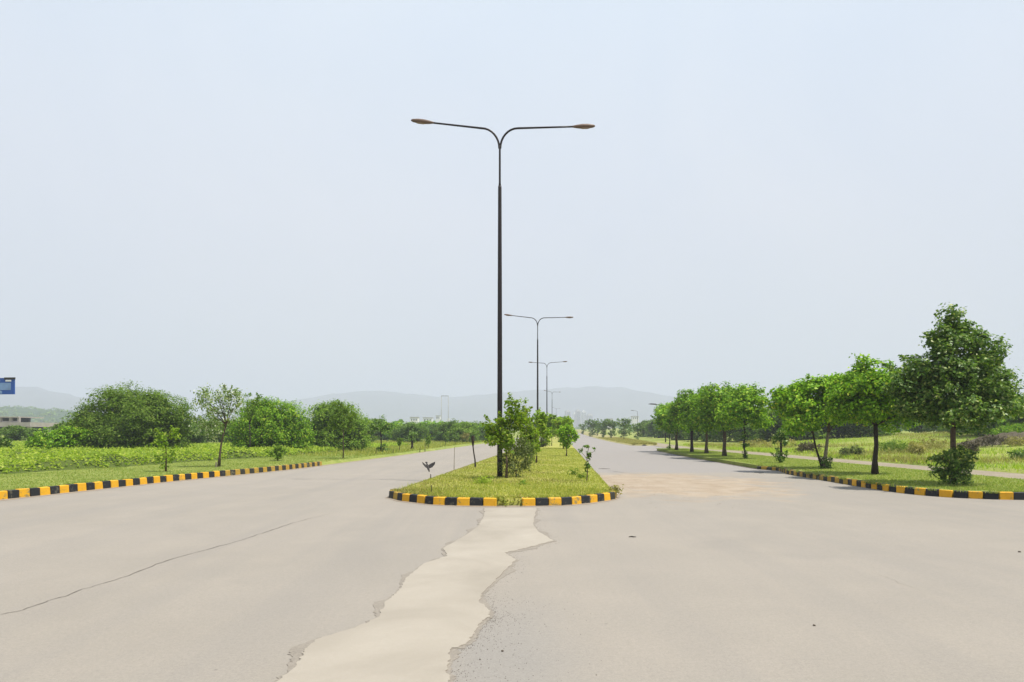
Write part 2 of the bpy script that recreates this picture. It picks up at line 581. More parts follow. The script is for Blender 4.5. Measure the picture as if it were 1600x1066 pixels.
def branch_mb(base, tips, r0, seed):
    rng = random.Random(seed)
    mb = MB()
    for tip in tips:
        b, e = Vector(base), Vector(tip)
        mid = b.lerp(e, .5) + Vector((rng.uniform(-.08, .08), rng.uniform(-.08, .08), rng.uniform(-.02, .1)))
        mb.tube([b, mid, e], [r0, r0 * .65, r0 * .2], 6)
    return mb

def trunk_mb(pts, r0, r1, seed=0, n=8):
    rng = random.Random(seed)
    m = len(pts)
    P, R = [], []
    for i in range(m):
        P.append(pts[i])
        f = i / (m - 1)
        R.append((r0 + (r1 - r0) * f) * (1.45 if i == 0 else 1) * rng.uniform(.92, 1.08))
    return MB().tube(P, R, n)

def build_tree(name, loc, label, cat, group, blobs, n, leaf, mat, seed, trunk, r0, r1, bark, tips=None, rz=0, **kw):
    t = thing(name, loc, label, cat, group, rz)
    trunk_mb(trunk, r0, r1, seed).build('trunk', bark, t, sm=True)
    if tips is None:
        b = blobs
        tips = [(q[0] + q[3] * .5 * math.cos(k * 2.1 + seed), q[1] + q[4] * .5 * math.sin(k * 2.1 + seed), q[2] + q[5] * .3) for k, q in enumerate(b * 2 if len(b) < 3 else b)]
    fork = trunk[-1]
    for k, tip in enumerate(tips):
        branch_mb(fork, [tip], r1 * .8, seed + k).build('branch', bark, t, sm=True)
    link('crown', crown_mesh(name + ' leaves', blobs, n, leaf, seed, mat, **kw), None, t)
    return t

# ------------------------------------------------------------------ ground and roads
def strip_mesh(name, rows, mat, thick=0.0):
    """rows: list of (y, z, [x...]) with equal counts"""
    v, f = [], []
    k = len(rows[0][2])
    for y, z, xs in rows:
        for x in xs:
            zz = z(x, y) if callable(z) else z
            v.append((x, y, zz))
    for i in range(len(rows) - 1):
        for j in range(k - 1):
            f.append((i * k + j, i * k + j + 1, (i + 1) * k + j + 1, (i + 1) * k + j))
    return link(name, mesh_np(name, v, faces=f, smooth_shade=True), mat)

YS = [-60, -20, 0, 8, 14, 16.9, 17, 20, 30, 40, 55.9, 56, 70, 83.9, 84, 100, 110, 130, 150, 175, 200, 250, 300, 400, 500, 600, 700]
# wide ground
gx = [-5000, -2000, -800, -300, -100, -40, 0, 40, 100, 300, 800, 2000, 5000]
gy = [-250, -60, 0, 50, 110, 150, 200, 300, 500, 700, 1000, 2000, 3000, 5000]
structure(strip_mesh('ground', [(y, rise(y) - .06, gx) for y in gy], M['plain_ground']))

def road_l(y):
    return -70 if y < 17 else .075 * y - 14.0
def road_r(y):
    if y < 17: return 70
    if y < 56: return .075 * y + 9.6
    if y < 84: return 20.5
    return .075 * y + 9.2
structure(strip_mesh('road', [(y, rise(y), [road_l(y), .075 * y - 1.4, road_r(y)]) for y in YS], M['asphalt']))

def interp_poly(pts, step):
    P = [Vector((p[0], p[1], 0)) for p in pts]
    L = [0]
    for a, b in zip(P, P[1:]):
        L.append(L[-1] + (b - a).length)
    out = []
    s = 0.0
    while s <= L[-1]:
        i = max(j for j in range(len(L)) if L[j] <= s + 1e-9)
        i = min(i, len(P) - 2)
        f = (s - L[i]) / (L[i + 1] - L[i])
        out.append(P[i].lerp(P[i + 1], f))
        s += step
    return out

def smooth_poly(pts, it=2):
    P = [tuple(p) for p in pts]
    for _ in range(it):
        Q = [P[0]]
        for a, b in zip(P, P[1:]):
            Q.append((a[0] * .75 + b[0] * .25, a[1] * .75 + b[1] * .25))
            Q.append((a[0] * .25 + b[0] * .75, a[1] * .25 + b[1] * .75))
        Q.append(P[-1])
        P = Q
    return P

LEFT_EDGE = smooth_poly([(-60, 9.4), (-24, 9.6), (-16, 10.6), (-13.6, 12.4), (-12.4, 14.2), (-11.95, 16.0), (-11.6, 18.2), (-11.0, 21.7), (-10.3, 24.4), (-9.6, 27.6), (-9.2, 31), (-8.75, 35.5), (-8.2, 41), (-7.7, 46), (-6.9, 57.4), (-5.1, 82), (-3.1, 110), (-.1, 150), (3.6, 200), (11.1, 300), (26, 500), (41, 700)])
RIGHT_EDGE = smooth_poly([(15.7, 15.5), (14, 15.5), (12.3, 15.6), (11.3, 15.85), (10.65, 16.4), (10.35, 17.5), (10.4, 19.2), (10.5, 21), (10.6, 23.4), (10.72, 25.2), (11.1, 26.5), (11.35, 27.5), (10.7, 28.6), (10.75, 30.2), (11.0, 34.5), (11.25, 40), (12.1, 51), (12.75, 58)], 2)
NOSE = [(-2.79, 18.527), (-3.02, 17.1), (-3.06, 16.03), (-2.56, 15.17), (-2.31, 14.95), (-1.78, 14.42), (-1.21, 14.22), (-.345, 14.1), (.305, 14.14), (1.165, 14.28), (1.67, 14.65), (2.13, 15.17), (2.48, 15.62), (2.66, 16.5), (2.76, 17.6)]

def left_x(y):
    P = LEFT_EDGE
    ys = [p[1] for p in P]
    return float(np.interp(y, ys, [p[0] for p in P]))

# left verge and field: rows run away from the kerb line
def weed_edge(y):
    """x of the near edge of the weeds"""
    return float(np.interp(y, [14, 22.4, 25.1, 27.6, 31.1, 35.3, 38, 46, 60, 110], [-19.5, -17.5, -16.9, -16.0, -15.7, -14.9, -13.9, -13.3, -12.2, -8.5]))

def left_z(x, y):
    d = left_x(y) - x
    return rise(y) + .165 + .9 * float(smooth(20, 90, np.array(d))) + .02 * float(wob(x, y, .8))

v, f = [], []
offs = [0, .25, 1, 2, 3, 4.5, 6, 8, 11, 15, 20, 28, 40, 60, 90, 140, 220]
ys_l = [p[1] for p in LEFT_EDGE if p[1] > 9.6]
pts_l = [p for p in LEFT_EDGE if p[1] > 9.6]
for (x, y) in pts_l:
    for k, o_ in enumerate(offs):
        xx = x - o_
        v.append((xx, y, rise(y) - .02 if k == 0 else left_z(xx, y) + (.0 if k > 1 else -.01)))
    # note: first column drops below the road as the bank's foot
k = len(offs)
for i in range(len(pts_l) - 1):
    for j in range(k - 1):
        f.append((i * k + j + 1, i * k + j, (i + 1) * k + j, (i + 1) * k + j + 1))
for i in range(len(v)):      # stones stand on the edge: pull the bank back behind them
    if v[i][2] < .0 and v[i][1] < 31:
        v[i] = (v[i][0] - .10, v[i][1], v[i][2])
structure(link('grass_verge', mesh_np('left verge', v, faces=f, smooth_shade=True), M['lawn']))

def slab(name, outline, z, mat, zf=None, depth=.25):
    """closed outline raised to z with sides"""
    n = len(outline)
    zz = [(zf(x, y) if zf else z) for x, y in outline]
    bm = bmesh.new()
    top = [bm.verts.new((x, y, q)) for (x, y), q in zip(outline, zz)]
    bot = [bm.verts.new((x, y, q - depth)) for (x, y), q in zip(outline, zz)]
    fc = bm.faces.new(top)
    for i in range(n):
        bm.faces.new((top[i], bot[i], bot[(i + 1) % n], top[(i + 1) % n]))
    bmesh.ops.triangulate(bm, faces=[fc])
    bmesh.ops.recalc_face_normals(bm, faces=bm.faces)
    me = bpy.data.meshes.new(name)
    bm.to_mesh(me)
    bm.free()
    return link(name, me, mat)

# median: rows along the road axis
def med_l(y): return -2.98 + (y - 16.5) * .077
def med_r(y): return 2.62 + (y - 16.5) * .0745
rows = []
for y in [16.3, 18, 20, 23, 26, 30, 35, 40, 50, 65, 85, 110, 150, 200, 300, 500, 700]:
    a, b = med_l(y), med_r(y)
    e = .22 + .03 * wob(y, 3, 1)
    xs = [a - .02, a + e * .5, a + e, (a * 3 + b) / 4, (a + b) / 2, (a + 3 * b) / 4, b - e, b - e * .5, b + .02]
    rows.append((y, xs))
v, f = [], []
for y, xs in rows:
    hs = [-.03, .13, .18, .21, .23, .21, .18, .13, -.03]
    for x, h in zip(xs, hs):
        v.append((x, y, rise(y) + h))
for i in range(len(rows) - 1):
    for j in range(8):
        f.append((i * 9 + j, i * 9 + j + 1, (i + 1) * 9 + j + 1, (i + 1) * 9 + j))
# nose cap joining the first row
nose_in = []
cx0 = -.2
for (x, y) in NOSE[2:13]:
    nose_in.append((cx0 + (x - cx0) * .955, y + .11))
b0 = len(v)
for x, y in nose_in:
    v.append((x, y, .165))
b1 = len(v)
for x, y in nose_in:
    v.append((x, y - .02, -.03))
nn = len(nose_in)
c0 = len(v)
v.append((-.2, 16.3, .23))
for i in range(nn - 1):
    f.append((b0 + i, b0 + i + 1, c0))
    f.append((b1 + i, b1 + i + 1, b0 + i + 1, b0 + i))
f.append((b0, c0, 4, 3, 2, 1, 0))
f.append((b0 + nn - 1, 8, 7, 6, 5, 4, c0))
structure(link('median_strip', mesh_np('median', v, faces=f, smooth_shade=True), M['median_lawn']))

# right verge (tree lawn)
inner = [(x + .10, y + (.10 if y < 16.2 else 0)) for x, y in RIGHT_EDGE if x < 15.7]
outline = inner + [(13.1, 58.8), (13.9, 59.3), (14.9, 59.2), (15.6, 57.5), (15.75, 45), (15.85, 30), (15.7, 20), (15.6, 15.62)]
structure(slab('tree_lawn', outline, .165, M['lawn']))

# dirt track and right field
tr = []
for y in [14.6, 15.4, 15.5, 20, 30, 40, 50, 56, 60, 66, 75, 84, 100, 120]:
    z = float(np.interp(y, [15, 17, 54, 60, 120], [.02, .1, .1, .015, .03]))
    a, b = 15.3, 18.6
    if y >= 60: a = 15.3 + (y - 60) * .085
    if y >= 66: b = 18.6 + (y - 66) * .11
    tr.append((y, z, [a + .12 * wob(y, 1, .7), (a + b) / 2, b + .2 * wob(y, 5, .6)]))
structure(strip_mesh('dirt_track', tr, M['track']))

def right_z(x, y):
    e = 18.45 + (0 if y < 66 else (y - 66) * .11) if y < 120 else .075 * y + 15.3
    d = x - e
    if y < 15.6:
        return -.04
    return rise(y) - .03 + .22 * float(smooth(0, .7, np.array(d))) + 1.4 * float(smooth(4, 34, np.array(d))) + .03 * float(wob(x, y, .7))
rows = []
for y in [15.5, 15.8, 17, 20, 23, 26, 30, 35, 40, 45, 50, 56, 60, 66, 75, 84, 100, 119.9, 150, 200, 300, 500, 700]:
    e = (18.45 + (0 if y < 66 else (y - 66) * .11)) if y < 120 else .075 * y + 15.3
    e += .15 * wob(y, 9, 1.1)
    rows.append((y, right_z, [e + q for q in (0, .3, .7, 2, 4, 7, 10, 14, 18, 24, 30, 38, 50, 70, 110, 200)]))
structure(strip_mesh('field', rows, M['field']))

# far shoulder beyond the side-road mouth
sh = []
for y in [79.5, 81, 84, 90, 100, 110, 130, 150, 200, 300, 500, 700]:
    a = .075 * y + 8.5
    b = a + np.interp(y, [79.5, 81, 90, 110, 150, 700], [2.0, 3.6, 3.9, 5.5, 7.0, 7.0])
    if y < 80: a += 1.2
    sh.append((y, lambda x, yy, a=a, b=b: rise(yy) + (-.02 if x <= a + .01 or x >= b - .01 else .14), [a, a + .3, (a + b) / 2, b - .3, b]))
M['dry_field'] = make_ground('dry shoulder', [(.25, (.19, .19, .06)), (.45, (.27, .245, .095)), (.62, (.33, .29, .14)), (.8, (.38, .33, .19))], .25, 12, .05)
structure(strip_mesh('shoulder', sh, M['dry_field']))

def patch(name, L, R, z, mat, depth):
    """ragged slab between two edges that both run towards the camera"""
    def mono(E):
        out = [E[0]]
        for x, y in E[1:]:
            out.append((x, min(y, out[-1][1] - .0015)))
        return out
    L, R = mono(L), mono(R)
    top_y, bot_y = min(L[0][1], R[0][1]), max(L[-1][1], R[-1][1])
    ys = sorted({round(y, 4) for x, y in L + R if bot_y <= y <= top_y})
    def at(E, y):
        return float(np.interp(y, [e[1] for e in E][::-1], [e[0] for e in E][::-1]))
    v, f = [], []
    for y in ys:
        a, b = at(L, y), at(R, y)
        v += [(a - .002, y, z - depth), (a, y, z), ((a + b) / 2, y, z + .002), (b, y, z), (b + .002, y, z - depth)]
    for i in range(len(ys) - 1):
        for j in range(4):
            f.append((i * 5 + j, i * 5 + j + 1, (i + 1) * 5 + j + 1, (i + 1) * 5 + j))
    return link(name, mesh_np(name, v, faces=f), mat)

# concrete patch: slab with a ragged outline
CL = [(757, 794.5), (756, 808), (746, 824), (720, 842), (692, 857.5), (699, 869.8), (662, 882), (633, 906), (624, 924), (601, 943), (592, 966), (554, 983), (494, 1001), (474, 1020), (470, 1034), (437, 1065)]
CR = [(839, 794.5), (834, 810), (834, 822), (843, 833), (865, 846), (820, 858), (788, 865), (806, 876), (785, 896), (755, 927), (748, 941), (766, 958), (764, 966), (753, 971), (744, 987), (729, 1008), (703, 1017), (699, 1045), (700, 1066)]
def gpt(px, py, z=0.0):
    d = (EYE - z) * FPX / (py - HORIZON)
    return ((px - 800) / FPX * d, d)
rg = random.Random(3)
def rag(pts, amp, n=5):
    out = []
    for a, b in zip(pts, pts[1:]):
        for i in range(n):
            q = i / n
            s = amp if i else 0
            out.append((a[0] + (b[0] - a[0]) * q + rg.uniform(-s, s), a[1] + (b[1] - a[1]) * q + rg.uniform(-s, s)))
    out.append(pts[-1])
    return out
lft = rag([gpt(*p) for p in CL], .014, 11) + [(-1.7, 3.4), (-1.9, 2.4), (-2.0, 1.0), (-1.9, -2)]
rgt = rag([gpt(*p) for p in CR], .016, 9) + [(-.35, 3.2), (-.2, 2.2), (-.3, 1.0), (-.2, -2)]
structure(patch('concrete_patch', lft, rgt, .012, M['concrete'], .03))

# thin cement wash feathering out from under the patch
rw_ = random.Random(8)
wl = [(x - .015 - .10 * max(0, float(wob(y * 3.1, 1.0, 1.3))) - rw_.uniform(0, .02), y) for x, y in lft]
wr = [(x + .015 + .13 * max(0, float(wob(y * 2.7, 4.0, 1.3))) + rw_.uniform(0, .03), y) for x, y in rgt]
M['wash'] = make_ground('cement wash', [(.3, (.225, .20, .168)), (.55, (.25, .222, .187)), (.8, (.27, .24, .20))], 3.0, 50, .004)
structure(patch('cement_wash', wl, wr, .004, M['wash'], .02))

# cracks in the asphalt
def ribbon(name, px, wmin, wmax, seed):
    rr_ = random.Random(seed)
    P = [Vector((*gpt(*p), 0)) for p in px]
    Q = []
    for a, b in zip(P, P[1:]):
        m = max(4, int((b - a).length / .12))
        for i in range(m):
            q = a.lerp(b, i / m)
            t = (b - a).normalized()
            q += Vector((-t.y, t.x, 0)) * rr_.uniform(-.016, .016)
            Q.append(q)
    Q.append(P[-1])
    v, f = [], []
    for i, q in enumerate(Q):
        t = (Q[min(i + 1, len(Q) - 1)] - Q[max(0, i - 1)]).normalized()
        nrm = Vector((-t.y, t.x, 0))
        taper = min(1, i / 8, (len(Q) - 1 - i) / 20)
        wd = rr_.uniform(wmin, wmax) * max(.15, taper)
        v += [q + nrm * wd + Vector((0, 0, .004)), q - nrm * wd + Vector((0, 0, .004))]
    for i in range(len(Q) - 1):
        f.append((2 * i + 1, 2 * i, 2 * i + 2, 2 * i + 3))
    return structure(link(name, mesh_np(name, v, faces=f), M['crack']))
ribbon('road_crack', [(-60, 962), (0, 960.5), (28, 956), (56, 945.5), (84, 937), (105, 931), (130, 921), (168, 910), (210, 896.5), (245, 882), (280, 870.6), (332, 856.6), (378, 844), (420, 830), (462, 816), (507, 805), (539, 797)], .003, .0075, 4)
ribbon('road_crack', [(1362, 895), (1390, 905), (1420, 917), (1446, 926)], .003, .006, 5)
ribbon('road_crack', [(948, 735), (975, 739), (1010, 741), (1040, 742)], .01, .03, 6)

# dust swept against the kerbs
def dust(name, path, side, seed, w=.16):
    v, f = [], []
    P = [Vector(p[:2] + (0,)) if not isinstance(p, Vector) else p for p in path]
    for i, p in enumerate(P):
        t = (P[min(i + 1, len(P) - 1)] - P[max(0, i - 1)]).normalized()
        nrm = Vector((-t.y, t.x, 0)) * side
        wd = w * (1 + .6 * float(wob(i * .31 + seed, seed, 1.0)) + .3 * float(wob(i * 1.7, seed, 1.0)))
        a, b = p + nrm * .05, p - nrm * max(.03, wd)
        v += [(a.x, a.y, .018), (b.x, b.y, .004)]
    for i in range(len(P) - 1):
        q = (2 * i, 2 * i + 1, 2 * i + 3, 2 * i + 2)
        f.append(q if side > 0 else q[::-1])
    return structure(link(name, mesh_np(name, v, faces=f, smooth_shade=True), M['dust']))
M['dust'] = make_ground('swept dust', [(.3, (.24, .195, .145)), (.55, (.285, .235, .18)), (.8, (.32, .27, .21))], 1.2, 40, .01)
dust('dust_line', interp_poly([p for p in LEFT_EDGE if 9.9 < p[1] < 60], .15), 1, 1, .13)
dust('dust_line', interp_poly(NOSE, .15), 1, 2, .07)
dust('dust_line', interp_poly([p for p in RIGHT_EDGE][::-1], .15), -1, 3, .12)

def grit(name, pts, rmin, rmax, mat, seed):
    rg_ = np.random.default_rng(seed)
    n_ = len(pts)
    base = np.array([(1, 0, -.3), (-.5, .87, -.3), (-.5, -.87, -.3), (0, 0, .9)])
    tri = np.array([(0, 1, 3), (1, 2, 3), (2, 0, 3), (0, 2, 1)])
    r_ = rg_.uniform(rmin, rmax, (n_, 1, 1)) * rg_.uniform(.6, 1.3, (n_, 4, 3))
    a_ = rg_.uniform(0, 6.28, n_)
    bb = np.repeat(base[None], n_, 0)
    x_ = bb[:, :, 0] * np.cos(a_)[:, None] - bb[:, :, 1] * np.sin(a_)[:, None]
    y_ = bb[:, :, 0] * np.sin(a_)[:, None] + bb[:, :, 1] * np.cos(a_)[:, None]
    bb = np.stack([x_, y_, bb[:, :, 2]], 2) * r_
    bb[:, :, :2] += pts[:, None, :2]
    bb[:, :, 2] += pts[:, None, 2] + rmin * .25
    ff = (tri[None] + (np.arange(n_) * 4)[:, None, None]).reshape(-1, 3)
    me_ = mesh_np(name, bb.reshape(-1, 3), tris=ff)
    me_.materials.append(mat)
    return stuff(link(name, me_, None))
grg = np.random.default_rng(90)
gp = []
for a_, b_ in zip(rgt[:-4], rgt[1:-3]):          # crumbs along the ragged right edge of the concrete
    for _ in range(7):
        q = grg.random()
        gp.append((a_[0] + (b_[0] - a_[0]) * q + abs(grg.normal()) * .10, a_[1] + (b_[1] - a_[1]) * q + grg.normal() * .05, 0))
for _ in range(420):                              # loose chippings on the worn asphalt beside it
    gp.append((-.25 + abs(grg.normal()) * .35, grg.uniform(3.2, 6.4), 0))
grit('gravel', np.array(gp), .002, .006, M['stone'], 91)
gp = np.stack([3.0 + np.abs(grg.normal(size=300)) * 1.6, 19.0 + grg.normal(size=300) * 2.6, np.zeros(300)], 1)
gp = gp[gp[:, 0] > 2.85 + (gp[:, 1] - 16.5) * .0745]
M['clod'] = plain('dry clods', (.20, .15, .10), .95)
grit('gravel', gp, .004, .014, M['clod'], 92)

# ------------------------------------------------------------------ kerbs
def stone_mesh(name, mat, h, seed, L=.283):
    rr_ = random.Random(seed)
    bm = bmesh.new()
    bmesh.ops.create_cube(bm, size=1)
    for vv in bm.verts:
        vv.co = Vector((vv.co.x * L, vv.co.y * .15, vv.co.z * (h + .1) + (h - .1) / 2 - .0))
        if vv.co.z > 0 and vv.co.y < 0:
            vv.co.y += .022
        vv.co += Vector((rr_.uniform(-.004, .004), rr_.uniform(-.006, .006), rr_.uniform(-.006, .006)))
    bmesh.ops.bevel(bm, geom=list(bm.edges), offset=.011, segments=1, affect='EDGES', profile=.5)
    me = bpy.data.meshes.new(name)
    bm.to_mesh(me)
    bm.free()
    me.materials.append(mat)
    return me

def kerb(path, h, label, skip=(), mats=None, start_black=True, side=1, flip_before=None):
    t = thing('kerb', (path[0].x, path[0].y, 0), label, 'kerb', 'black and yellow kerbs')
    base = path[0].copy()
    vars_ = {}
    rr_ = random.Random(int(h * 1000))
    for i in range(len(path) - 1):
        if i in skip:
            continue
        a, b = path[i], path[i + 1]
        mid = (a + b) / 2
        tg = (b - a).normalized()
        nrm = Vector((-tg.y, tg.x, 0)) * side
        old = mats(mid) if mats else 0
        blk = ((i % 2 == 0) == start_black) != (flip_before is not None and i < flip_before)
        key = (blk, old, i % 3)
        if key not in vars_:
            vars_[key] = stone_mesh('kerb stone', M[('old_' if old else '') + ('black' if blk else 'yellow')], h, hash(key) % 1000)
        o = bpy.data.objects.new('kerb_stone', vars_[key])
        COL.objects.link(o)
        o.parent = t
        p = mid + nrm * .075 - base
        ln = (b - a).length / .289
        o.location = (p.x + rr_.uniform(-.006, .006), p.y + rr_.uniform(-.006, .006), rr_.uniform(-.008, .006) - (.05 if old == 2 else 0))
        ang = math.atan2(tg.y, tg.x) + (0 if side > 0 else math.pi)
        o.rotation_euler = (rr_.uniform(-.02, .02), rr_.uniform(-.012, .012), ang + rr_.uniform(-.03, .03) * (2.2 if rr_.random() < .12 else 1))
        o.scale = (ln * (1.0 if rr_.random() < .9 else .96), 1, 1)
    return t

# left kerb: painted as far as 31 m
pl = interp_poly([p for p in LEFT_EDGE if 9.9 < p[1] < 32.3], .289)
kerb(pl, .215, 'long black and yellow kerb in front of the weedy field, curving into the distance', side=1, start_black=True,
     mats=lambda m: 1 if m.y > 24 else 0)
pn = interp_poly(NOSE, .289)
skip = [i for i in range(len(pn) - 1) if -.33 < (pn[i].x + pn[i + 1].x) / 2 < .31 and pn[i].y < 15]
skip_gap = list(skip)
skip += [i for i in range(len(pn) - 1) if pn[i].y > 16.75]
kerb(pn, .178, 'short curved black and yellow kerb round the nose of the median, two stones missing', side=1,
     skip=skip, mats=lambda m: 1 if m.y > 15.5 else 0, flip_before=min(skip_gap))
pr = interp_poly([p for p in RIGHT_EDGE if p[1] < 29.2], .289)[::-1]
kerb(pr, .178, 'black and yellow kerb below the row of round trees, bending round its corner', side=-1,
     mats=lambda m: 2 if m.y > 26.6 else (1 if m.y > 20 else 0))

# ------------------------------------------------------------------ street lamps
def make_lamp(loc, label):
    t = thing('street_lamp', loc, label, 'street lamp', 'twin-armed street lamps along the median')
    MB().box(-.2, .2, -.2, .2, -.12, .03).build('base_plate', M['pole'], t)
    MB().tube([(0, 0, .03), (0, 0, .6), (0, 0, 4.6), (0, 0, 9.05), (0, 0, 9.1)], [.086, .085, .073, .056, .05], 14).build('pole', M['pole'], t, sm=True)
    MB().box(-.045, .045, -.094, -.078, .75, 1.15).build('access_door', M['pole'], t)
    MB().tube([(0, 0, 9.1), (0, 0, 9.2), (0, 0, 10.2), (0, 0, 10.36)], [.044, .034, .032, .034], 10).build('upper_pole', M['pole'], t, sm=True)
    for s, up_, ln in ((-1, .17, 2.10), (1, .05, 2.30)):
        pts = []
        for i in range(9):
            a = i / 8 * math.pi / 2
            pts.append((s * (.015 + .55 * (1 - math.cos(a))), 0, 10.27 + .63 * math.sin(a)))
        for i in range(1, 5):
            q = i / 4
            pts.append((s * (.565 + (ln - .565) * q), 0, 10.90 + up_ * q))
        ar = MB().tube(pts, [.033] * 9 + [.031, .03, .028, .028], 8).build('arm', M['pole'], t, sm=True)
        x0, z0 = s * (ln - .05), 10.90 + up_
        sl = up_ / (ln - .565)
        hd = []
        rad = []
        for q, r in ((0, .028), (.06, .038), (.16, .056), (.32, .074), (.5, .072), (.66, .05), (.72, .02)):
            hd.append((x0 + s * q, 0, z0 + sl * q))
            rad.append(r)
        h = MB().tube(hd, rad, 12, .95).build('lamp_head', M['lamp_bounce_tan'], t, sm=True)
        ln_p = [(x0 + s * q, 0, z0 + sl * q - .035) for q in (.24, .32, .5, .6)]
        MB().tube(ln_p, [.02, .05, .05, .02], 10, .95).build('lens', M['lens'], h, sm=True)
    return t
lamp = make_lamp((-.38, 20.4, .19), 'tall dark twin-armed street lamp nearest the camera on the median nose')
lamp1_scale = 1.0
LAMPS = [(2.12, 54.1, 'second dark twin-armed street lamp standing among the median shrubs', .04, 1.0),
         (4.76, 89.2, 'third and thinner looking twin-armed lamp further down the median', -.45, 1.0),
         (9.25, 151, 'small distant twin-armed lamp far down the median', .75, .98),
         (16.9, 250, 'tiny farthest lamp post at the end of the median shrubs', .9, .9)]
for x, y, lb, rz, s in LAMPS:
    copy_thing(lamp, (x, y, rise(y) + .19), lb, rz, s)

def side_lamp(loc, h, rz, label):
    t = thing('street_lamp', loc, label, 'street lamp', 'single-armed lamps beside the far road', rz)
    MB().tube([(0, 0, 0), (0, 0, h * .6), (0, 0, h)], [.09, .07, .05], 8).build('pole', M['pole'], t, sm=True)
    MB().tube([(0, 0, h - .05), (-.4, 0, h + .25), (-1.4, 0, h + .4)], [.05, .045, .04], 6).build('arm', M['pole'], t, sm=True)
    MB().tube([(-1.2, 0, h + .37), (-1.5, 0, h + .42), (-2.1, 0, h + .45), (-2.5, 0, h + .44)], [.05, .15, .15, .04], 8, .6).build('lamp_head', M['pole'], t, sm=True)
    return t
side_lamp((spot(1040, 95), 95, .1), 5.2, 0, 'dark lamp head sticking out left of the round tree row')
side_lamp((spot(996, 240), 240, rise(240)), 8.5, 0, 'tiny single lamp above the far green trees right of the road')

# ------------------------------------------------------------------ tree lawn: the round trees
VG = 'round-crowned trees in a row on the right lawn'
def dome(r, zc, rz, seed, k=6, sq=.62):
    rr_ = random.Random(seed)
    b = [(0, 0, zc, r * .82, r * .82, rz * .86)]
    for i in range(k):
        a = i / k * 2 * math.pi + rr_.uniform(-.3, .3)
        q = rr_.uniform(.36, .62)
        b.append((math.cos(a) * r * q, math.sin(a) * r * q, zc + rr_.uniform(-.35, .35) * rz, r * rr_.uniform(.42, .58), r * rr_.uniform(.42, .58), rz * rr_.uniform(.38, .55)))
    return b
# farthest first
VT = [
    (1057, 53.4, 4.1, 2.1, 1.5, 'bright', 'bright round tree at the far left end of the tree row', .2),
    (1081, 47.9, 4.3, 2.0, 1.5, 'bright', 'round green tree second from the far end of the tree row, straight dark trunk', .1),
    (1104, 45.2, 4.35, 1.9, 1.55, 'bright', 'round tree in the row with a trunk forking low under its crown', .15),
    (1132, 39.7, 4.2, 2.05, 1.6, 'bright', 'round yellow-flecked tree in the row with a plain straight brown trunk', .25),
]
for i, (px, d, h, r, rz_, mt, lb, jit) in enumerate(VT):
    x = spot(px, d)
    zc = h - rz_ * .98
    bl = dome(r, zc, rz_, 20 + i)
    bl.append((.2 * (-1) ** i, 0, h - .25, .35, .35, .4))
    fk = zc - rz_ * .55
    build_tree('round_tree', (x, d, .16), lb, 'tree', VG, bl, 15000, .17, LEAF[mt], 20 + i,
               [(0, 0, 0), (.02, 0, .5), (-.02, .01, 1.0), (.02, 0, fk)], .11, .085, M['bark' if i != 1 else 'dark_bark'], rz=i * 1.3, clump=.16, sprigs=18, sprig_len=.45)
# thin crooked tree with a dark lump on its stem
x, d = spot(1164, 35.8), 35.8
t = build_tree('crooked_tree', (x, d, .16), 'thin crooked tree with dark lumpy stem between the round trees and the pruned shrub', 'tree', VG,
           [(0, 0, 2.75, 1.25, 1.1, .95), (.35, 0, 3.3, .75, .7, .6), (-.6, .1, 2.3, .75, .7, .55), (.7, .1, 2.2, .65, .6, .5)], 7500, .15, LEAF['bright'], 31,
           [(0, 0, 0), (.0, 0, .35), (-.08, 0, .8), (.03, 0, 1.2), (-.06, 0, 1.8)], .06, .04, M['dark_bark'], clump=.15, sprigs=16)
for q, bb in enumerate([(0, 0, .16, .2, .2, .28), (.04, 0, .75, .2, .18, .14), (-.08, 0, 1.3, .12, .12, .25)]):
    link('ivy_clump', crown_mesh('ivy', [bb], 220, .10, 32 + q, LEAF['deep'], clump=.06, shell=.1, sprigs=0), None, t)
# pruned shrub with a tuft
x, d = spot(1220, 31.1), 31.1
t = build_tree('pruned_shrub', (x, d, .16), 'small pruned shrub with a tufted top and cone shaped foot beside the kerb end', 'shrub', None,
           [(0, 0, 1.05, .30, .28, .22), (.05, 0, 1.35, .2, .2, .2), (0, 0, .3, .30, .30, .34)], 1100, .10, LEAF['deep'], 33,
           [(0, 0, 0), (.02, 0, .5), (0, 0, .95)], .06, .05, M['dark_bark'], tips=[(.1, 0, 1.2)], clump=.07, sprigs=10, sprig_len=.25)
# two-stemmed yellow-flowered tree
x, d = spot(1287, 26.0), 26.0
t = thing('forked_tree', (x, d, .16), 'broad tree on two splayed stems with yellow flecks over a dark leafy foot', 'tree', VG)
trunk_mb([(0, 0, 0), (.06, 0, .45), (.12, 0, .95), (.18, 0, 1.45)], .075, .055, 1).build('trunk', M['pale_bark'], t, sm=True)
trunk_mb([(-.05, 0, .08), (-.16, 0, .35), (-.34, -.02, .9), (-.42, 0, 1.4)], .05, .035, 2).build('trunk', M['dark_bark'], t, sm=True)
for k, (b_, tip) in enumerate([((.18, 0, 1.42), (.8, .2, 2.2)), ((.18, 0, 1.42), (.1, -.3, 2.6)), ((-.42, 0, 1.38), (-1.0, .1, 2.2)), ((-.42, 0, 1.38), (-.4, .3, 2.5)), ((.18, 0, 1.42), (.5, .3, 2.7))]):
    branch_mb(b_, [tip], .035, k).build('branch', M['bark'], t, sm=True)
bl = [(-1.05, 0, 2.35, 1.0, .9, .82), (-.15, .1, 2.7, 1.0, .95, .85), (.65, 0, 2.55, .85, .85, .95), (.3, -.4, 3.2, .6, .6, .5), (-1.4, .2, 2.85, .55, .55, .45), (-.75, -.1, 3.2, .5, .5, .35)]
